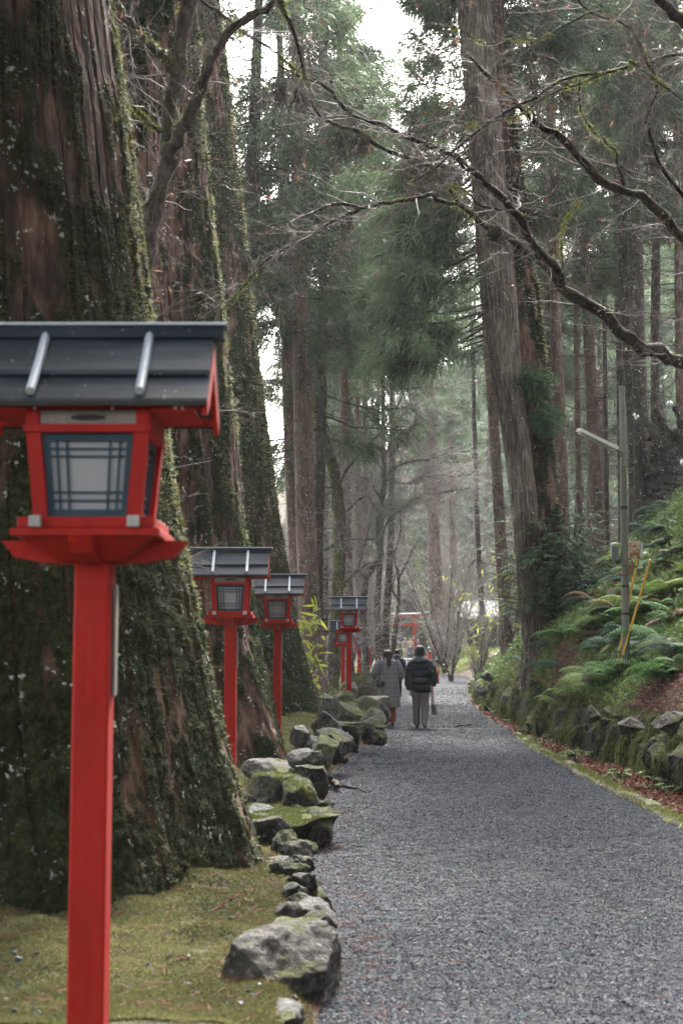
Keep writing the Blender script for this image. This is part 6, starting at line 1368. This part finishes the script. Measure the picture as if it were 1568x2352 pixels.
for i, (px, py, d, sz, n_, lb) in enumerate(SB): spray_bush(lb, px, py, d, sz, n_, 600 + i, grp='cedar saplings round the stripped pair')
for i, (px, py, sz, n_) in enumerate(((1225, 880, (.5, .35), 45), (1245, 960, (.45, .3), 40), (1195, 870, (.35, .25), 25))):   # tufts growing out of the dark trunk
    c = P(px, py, 31.0); T = TR2; g = Geo(); r_ = np.random.default_rng(i + 900); pts = c + r_.normal(0, .3, (n_, 3)) * (sz[0], sz[0], sz[1] * 1.4)
    sprays(g, pts, np.tile((.2, -.3, 0.), (n_, 1)), 12, .30, r_, .012, .5); root = P(px + 10, py + 50, 31.8)
    tubes(g, np.stack((np.broadcast_to(root, (n_, 3)), (pts + root) / 2, pts), 1), np.tile((.010, .006, .003), (n_, 1)), 3, m=1)
    g.obj('side_shoot', [M['spray_leaf'], M['bark_dark']], T, off=np.array(T.location))
# gnarled stump at the right edge
b = P(1535, 1190, 42.); b[2] = float(terrain(b[0], 42.)); 
L = [np.array([(b[0], 42, b[2] - .4, .75), (b[0] + .1, 42, b[2] + 1.0, .62), (b[0] + .1, 42, b[2] + 2.0, .5), (b[0] + .0, 42, b[2] + 2.6, .35)])]
for a, h in (((1500, 1060), (1483, 965)), ((1510, 1050), (1505, 940)), ((1545, 1040), (1550, 935)), ((1520, 1030), (1480, 1010)), ((1560, 1060), (1568, 960))):
    q0, q1 = P(*a, 41.8), P(*h, 41.6); L.append(np.array([np.r_[(q0 + (0, 0, -.5)), .26], np.r_[q0, .20], np.r_[(q0 + q1) / 2 + rng.normal(0, .12, 3), .15], np.r_[q1, .08]]))
limb_tree('gnarled_stump', 'dark gnarled stump with broken upright snags at the right edge', 'stump', b, L, 'bark_dark', 71, twn=4, twl=.6, levels=2)
c0 = P(1325, 1500, 28.0)
g = Geo(); tubes(g, [P(1352, 1545, 27.6), P(1345, 1505, 27.7), P(1334, 1480, 27.8), P(1322, 1458, 28)], [.11, .09, .07, .015], 9); o = g.obj('broken_stump', M['bark_cedar'], off=c0); o.location = c0; tag(o, 'small reddish broken stump on the bank beside the dark cedar', 'stump')

# ------------------------------------------------------------------ ferns and ground cover
def fern_mesh(seed, nf=9, L=.62, mat='fern_leaf', pw=.017, np_=20):
    r_ = np.random.default_rng(seed); g = Geo()
    for i in range(nf):
        az = 2 * np.pi * i / nf + r_.normal(0, .3); l = L * r_.uniform(.7, 1.15); k = 10; s = np.linspace(0, 1, k)
        up = r_.uniform(.45, .8); h = l * (up * s - (.55 + .25 * r_.uniform()) * s ** 2.2); rr_ = l * s * .92
        o = np.array((np.cos(az), np.sin(az), 0)); pts = o * rr_[:, None] + np.array((0, 0, 1)) * h[:, None]
        tubes(g, pts, .004 * (1.1 - s), 3, m=1)
        t = np.linspace(.16, .99, np_); pos = np.stack([np.interp(t, s, pts[:, j]) for j in range(3)], -1); side = np.cross(o, (0, 0, 1))
        pl = l * .30 * np.sin(np.pi * (t * .82 + .16)) ** .8 * (1.05 - t * .4)
        for sg in (-1, 1):
            d = side * sg + o * .35; q0 = pos; q1 = pos + d * (pl * .5)[:, None] + (0, 0, .01); q2 = pos + d * pl[:, None] - np.array((0, 0, 1)) * (pl * .28)[:, None]
            w = pw * (.5 + pl / pl.max())
            ribbons(g, np.stack((q0, q1, q2), 1), np.stack((w * .75, w * .7, w * .08), 1) * .75, side=np.tile((0, 0, 1.), (np_, 1)) + r_.normal(0, .15, (np_, 3)), rnd=np.clip(r_.uniform(.1, .9) + r_.normal(0, .12, np_), 0, 1))
    return g.mesh('fern', [M[mat], M['shrub_leaf']])
FM = {m_: [fern_mesh(700 + i + 10 * j, nf=7 + i % 4, L=(.5, .62, .75, .56)[i], mat=m_) for i in range(4)] for j, m_ in enumerate(('fern_leaf', 'fern_yellow', 'fern_blue', 'fern_dead'))}
rng = np.random.default_rng(17)
def fern(x, y, mat, sc, label, grp, tilt=0.0):
    me = FM[mat][int(rng.integers(0, 4))]; o = link('fern', me); o.location = (x, y, float(terrain(x, y)) - .01); o.scale = (sc,) * 3; o.rotation_euler = (rng.normal(0, .12), -.45 + tilt + rng.normal(0, .12), 0)
    o.rotation_mode = 'XYZ'; o.rotation_euler = (rng.normal(0, .15), tilt + rng.normal(0, .15), rng.uniform(0, 6.28)); tag(o, label, 'fern', grp)
def XY(px, py):
    """ground hit of a picture ray on the right-hand bank"""
    o = np.array((0, 0, CAMZ)); dv = P(px, py, 1.0) - o; ts = np.linspace(10, 75, 900); p = o + dv * ts[:, None]; z = terrain(p[:, 0], p[:, 1]); k = np.argmax(z > p[:, 2]); return p[k, 0], p[k, 1]
for (px, py, s) in ((1545, 1480, 1.5), (1500, 1500, 1.5), (1560, 1540, 1.3), (1480, 1540, 1.3), (1440, 1560, 1.3), (1410, 1575, 1.2), (1528, 1560, 1.2), (1460, 1500, 1.2), (1568, 1440, 1.4), (1400, 1540, 1.1)):
    x, y = XY(px, py); fern(x, y, 'fern_leaf', s, 'large fresh green fern arching beside the pole', 'large ferns by the pole')
for (px, py, s) in ((1225, 1530, .8), (1255, 1535, .8), (1285, 1530, .9), (1205, 1525, .7)):
    x, y = XY(px, py); fern(x, y, 'fern_blue', s, 'dull green fern before the foot of the stripped cedar', 'ferns at the foot of the stripped cedar')
for (px, py, s) in ((1400, 1590, 1.2), (1345, 1610, 1.1), (1310, 1600, 1.0), (1280, 1620, .9), (1370, 1570, 1.2)):
    x, y = XY(px, py); fern(x, y, 'fern_yellow', s, 'yellow green fern drooping over the top of the mossy wall', 'yellow ferns on the wall top')
cnt = 0
for i in range(215):
    px = rng.uniform(1330, 1568) if rng.uniform() < .8 else rng.uniform(1180, 1330); py = rng.uniform(1080 if px > 1450 else 1210, 1500)
    x, y = XY(px, py)
    if y > 72 or x < toe(y) + .2: continue
    mt = ('fern_blue', 'fern_leaf', 'fern_yellow', 'fern_dead')[int(rng.choice(4, p=(.28, .32, .27, .13)))]
    lb = {'fern_blue': 'dull bluish green fern on the upper bank', 'fern_leaf': 'mid green fern on the upper bank', 'fern_yellow': 'yellowish fern on the upper bank', 'fern_dead': 'withered brown fern on the upper bank'}[mt]
    fern(x, y, mt, rng.uniform(.4, 1.25) * (1 + y * .006), lb, lb.replace('fern', 'ferns')); cnt += 1
for i in range(46):
    y = rng.uniform(27, 62); x = toe(y) + rng.uniform(.0, 1.6); mt = ('fern_blue', 'fern_leaf')[i % 2]; fern(x, y, mt, rng.uniform(.5, .9), 'small fern on the wall top beyond the red leaves', 'small ferns on the far wall top')
for (px, py, d, s) in ((876, 1668, 24.5, .55), (845, 1500, 120, 2.), (868, 1600, 29, .4)):
    p = P(px, py, d); fern(p[0], d, 'fern_yellow', s, 'small fern drooping from the boulder beside the walkers' if d < 50 else 'fern on the far slope', 'small ferns left of the path')
print('ferns', cnt)
def scatter(name, label, cat_, xs, ys, zs, size, mat, r_, aspect=.5, up=.5, k=3, m2=None):
    g = Geo(); N = len(xs); p = np.stack((xs, ys, zs), -1); d = r_.normal(0, 1, (N, 3)); d[:, 2] = np.abs(d[:, 2]) * up + up * .5; d /= np.linalg.norm(d, axis=1, keepdims=True); L = (size * r_.uniform(.5, 1.4, N))[:, None]
    q1 = p + d * L * .5; q2 = p + d * L - np.array((0, 0, 1)) * L * .25 * up; w = L[:, 0] * aspect * .5
    ribbons(g, np.stack((p, q1, q2), 1), np.stack((w * .5, w, w * .1), 1), rnd=r_.uniform(0, 1, N)); o = g.obj(name, M[mat]); tag(o, label, kind='stuff'); return o
# leafy undergrowth, litter and grass on the right bank
N = 140000; yb = 13 * (75 / 13) ** rng.uniform(0, 1, N); xb = toe(yb) + np.abs(rng.normal(0, 1, N)) * (.5 + yb * .10) + .1
f = (vn(xb * .8, yb * .8, 0, 66) + .4 * vn(xb * 3, yb * 3, 0, 67) > np.where(yb < 21, .45, -.35)); xb, yb = xb[f], yb[f]
scatter('undergrowth', 'low green leafy undergrowth between the ferns', '', xb, yb, terrain(xb, yb) + rng.uniform(0, .30, len(xb)), .030 + yb * .0018, 'shrub_leaf', rng, .5, .5)
N = 56000; yb = 7 * (60 / 7) ** (rng.uniform(0, 1, N) ** 1.2); xb = xr_kerb(yb) + .12 + np.abs(rng.normal(0, 1, N)) * (.7 + .03 * yb)
scatter('leaf_litter', 'red brown fallen leaves and needles on the bank', '', xb, yb, terrain(xb, yb) + rng.uniform(.0, .04, N), .02 + yb * .0013, 'litter', rng, .65, .06)
N = 22000; yb = 22 * (70 / 22) ** rng.uniform(0, 1, N); xb = toe(yb) + np.abs(rng.normal(0, .45, N)) + .05; f = vn(xb * 1.1, yb * .7, 0, 71) > -.1; xb, yb = xb[f], yb[f]
scatter('grass', 'tufts of pale green grass on top of the wall', '', xb, yb, terrain(xb, yb), .16, 'grass', rng, .05, 1.2)
N = 16000; yb = rng.uniform(84, 128, N); xb = xr(yb) + np.abs(rng.normal(0, 2.2, N)); scatter('grass', 'grass on the far verge around the cedar foot', '', xb, yb, terrain(xb, yb), .42, 'grass', rng, .07, 1.2)
N = 30000; yb = rng.uniform(126, 160, N); xb = rng.uniform(-4, 18, N); scatter('undergrowth', 'pale green undergrowth on the slope behind the torii', '', xb, yb, terrain(xb, yb) + rng.uniform(0, .5, N), .5, 'shrub_leaf', rng, .3, .8)
N = 9000; yb = rng.uniform(36, 90, N); xb = xl(yb) - np.abs(rng.normal(0, 2.0, N)); scatter('undergrowth', 'low leaves on the ground behind the lantern row', '', xb, yb, terrain(xb, yb) + rng.uniform(0, .15, N), .14, 'shrub_leaf', rng, .4, .6)
# moss carpet on the left
N = 260000; yb = 5.4 * (34 / 5.4) ** (rng.uniform(0, 1, N) ** 1.5); xb = xl(yb) - .05 - rng.uniform(0, 1, N) * (1.2 + yb * .10); f = (vn(xb * 2.2, yb * 2.2, 0, 41) + .5 * vn(xb * 9, yb * 9, 0, 42) > -1.2); xb, yb = xb[f], yb[f]
sz = .007 + yb * .0009; zb = terrain(xb, yb); 
g = Geo(); p = np.stack((xb, yb, zb - .004), -1); d = rng.normal(0, .6, (len(xb), 3)); d[:, 2] = 1; d *= (sz * rng.uniform(.5, 1.4, len(xb)))[:, None]
ribbons(g, np.stack((p, p + d), 1), np.stack((sz * .28, sz * .10), 1), rnd=np.clip(.42 + .40 * fbm(xb * 1.5, yb * 1.5, 0, 44, 3) + .55 * np.clip(vn(xb * 2.6, yb * 2.6, 0, 47) - .2, 0, 1) + rng.normal(0, .2, len(xb)), 0, 1))
n = leafmat('moss_carpet', [(.026, .025, .010), (.055, .057, .019), (.105, .106, .037), (.18, .165, .075)], 1.2, .4); M['moss_carpet'] = n
tag(g.obj('moss_carpet', n), 'yellow green moss carpet under the giant cedars', kind='stuff')
# needle litter: short red brown cedar sprays on moss and gravel
N = 3200; yb = 5.6 * (30 / 5.6) ** rng.uniform(0, 1, N); xb = np.where(rng.uniform(0, 1, N) < .94, xl(yb) - rng.uniform(-.35, 2.5, N), rng.uniform(0, 3, N)); zb = np.maximum(terrain(xb, yb), hp(yb)) + .012
g = Geo(); a = rng.uniform(0, 6.28, N); L = rng.uniform(.02, .07, N); dd = np.stack((np.cos(a) * L, np.sin(a) * L, rng.normal(0, .004, N)), -1); p = np.stack((xb, yb, zb), -1)
tubes(g, np.stack((p - dd, p + rng.normal(0, .006, (N, 3)), p + dd), 1), np.tile((.0015, .002, .001), (N, 1)), 3)
n = NT('needle_brown'); n.set((.13, .045, .03), .8, .2); M['needle'] = n.m; tag(g.obj('needle_litter', n.m), 'fallen red brown cedar needles on moss and gravel', kind='stuff')
rng = np.random.default_rng(62); N = 900; yb = 5.5 * (16 / 5.5) ** rng.uniform(0, 1, N); xb = xl(yb) - rng.uniform(.02, 2.2, N)
g = Geo(); chips(g, N, xb, yb, terrain(xb, yb) + .008, .006 + .016 * rng.uniform(0, 1, N) ** 4, rng); tag(g.obj('pebbles', M['chip'], smooth=False), 'small dark pebbles strewn over the moss', kind='stuff')
# driftwood-like branch on the gravel edge, thin branches across the bank
def stick(label, pts, r, mat='bark_dark', d=None):
    g = Geo(); s = smooth_path(np.array(pts, float), 24); s[1:-1] += rng.normal(0, .006, (22, 3)); c0 = s[0].copy(); tubes(g, s, r * (1.15 - np.linspace(0, 1, 24)) * (1 + .15 * rng.normal(size=24)), 8, cap=True); o = g.obj('fallen_branch', M[mat], off=c0); o.location = c0; tag(o, label, 'fallen branch', 'fallen branches')
def GP(px, py, z=.02):
    o = np.array((0, 0, CAMZ)); dv = P(px, py, 1.) - o; t = (z - CAMZ) / dv[2]; return o + dv * t
stick('grey knotted branch lying on the gravel beside the boulders', [GP(758, 1792), GP(772, 1799, .04), GP(790, 1806, .07), GP(812, 1808, .05), GP(845, 1820)], .045)
stick('short thin stick on the gravel near the right edge of the path', [GP(1043, 1668), GP(1060, 1666, .04), GP(1078, 1662)], .018)
stick('thin dark branch arching over the low wall in the distance', [P(1105, 1610, 36), P(1125, 1630, 35), P(1150, 1650, 34), P(1170, 1655, 33.8)], .008)
stick('twig leaning on the foot of the nearest trunk', [P(490, 2092, 7.95), P(540, 2060, 8.0), P(600, 2030, 8.1)], .006, 'needle')
x, y = XY(1500, 1650); stick('pale bent branch on the leaf strewn wall top', [P(1455, 1655, y), P(1490, 1628, y), P(1568, 1590, y)], .012, 'bark_pale')
x, y = XY(1565, 1450); stick('mossy log end poking in at the right edge', [P(1540, 1455, y - .3), P(1568, 1470, y - .4), P(1640, 1490, y - .5)], .13, 'bark_mossy')
# roots and leafy tufts at the wall foot
for i in range(46):
    y = rng.uniform(9, 42); x = xr(y) + rng.uniform(.2, float(toe(y) - xr(y)) + .1); spray_bush('small leafy tuft at the foot of the mossy wall', 0, 0, y, (.10, .08), 9, 2000 + i, grp='leafy tufts at the wall foot', mat='shrub_leaf', ln=.12, wd=.010, loc=(x, y, float(terrain(x, y)) + .1))
# haze: even pale air round the whole scene
g = Geo(); box(g, -90, 110, -20, 262, -20, 68); hz = g.obj("haze", M["slot"], smooth=False); hz.data.materials.clear()
hm = bpy.data.materials.new('haze'); hm.use_nodes = True; ht = hm.node_tree
for nd in list(ht.nodes):
    if nd.type == 'BSDF_PRINCIPLED': ht.nodes.remove(nd)
pv = ht.nodes.new('ShaderNodeVolumePrincipled'); pv.inputs['Color'].default_value = (.90, .95, .95, 1); pv.inputs['Density'].default_value = .0002; pv.inputs['Anisotropy'].default_value = .3
ht.links.new(pv.outputs[0], [x for x in ht.nodes if x.type == 'OUTPUT_MATERIAL'][0].inputs['Volume']); hz.data.materials.append(hm); hz.data.polygons.foreach_set('material_index', [0] * 6)
tag(hz, 'pale even mist filling the valley wood', kind='stuff')
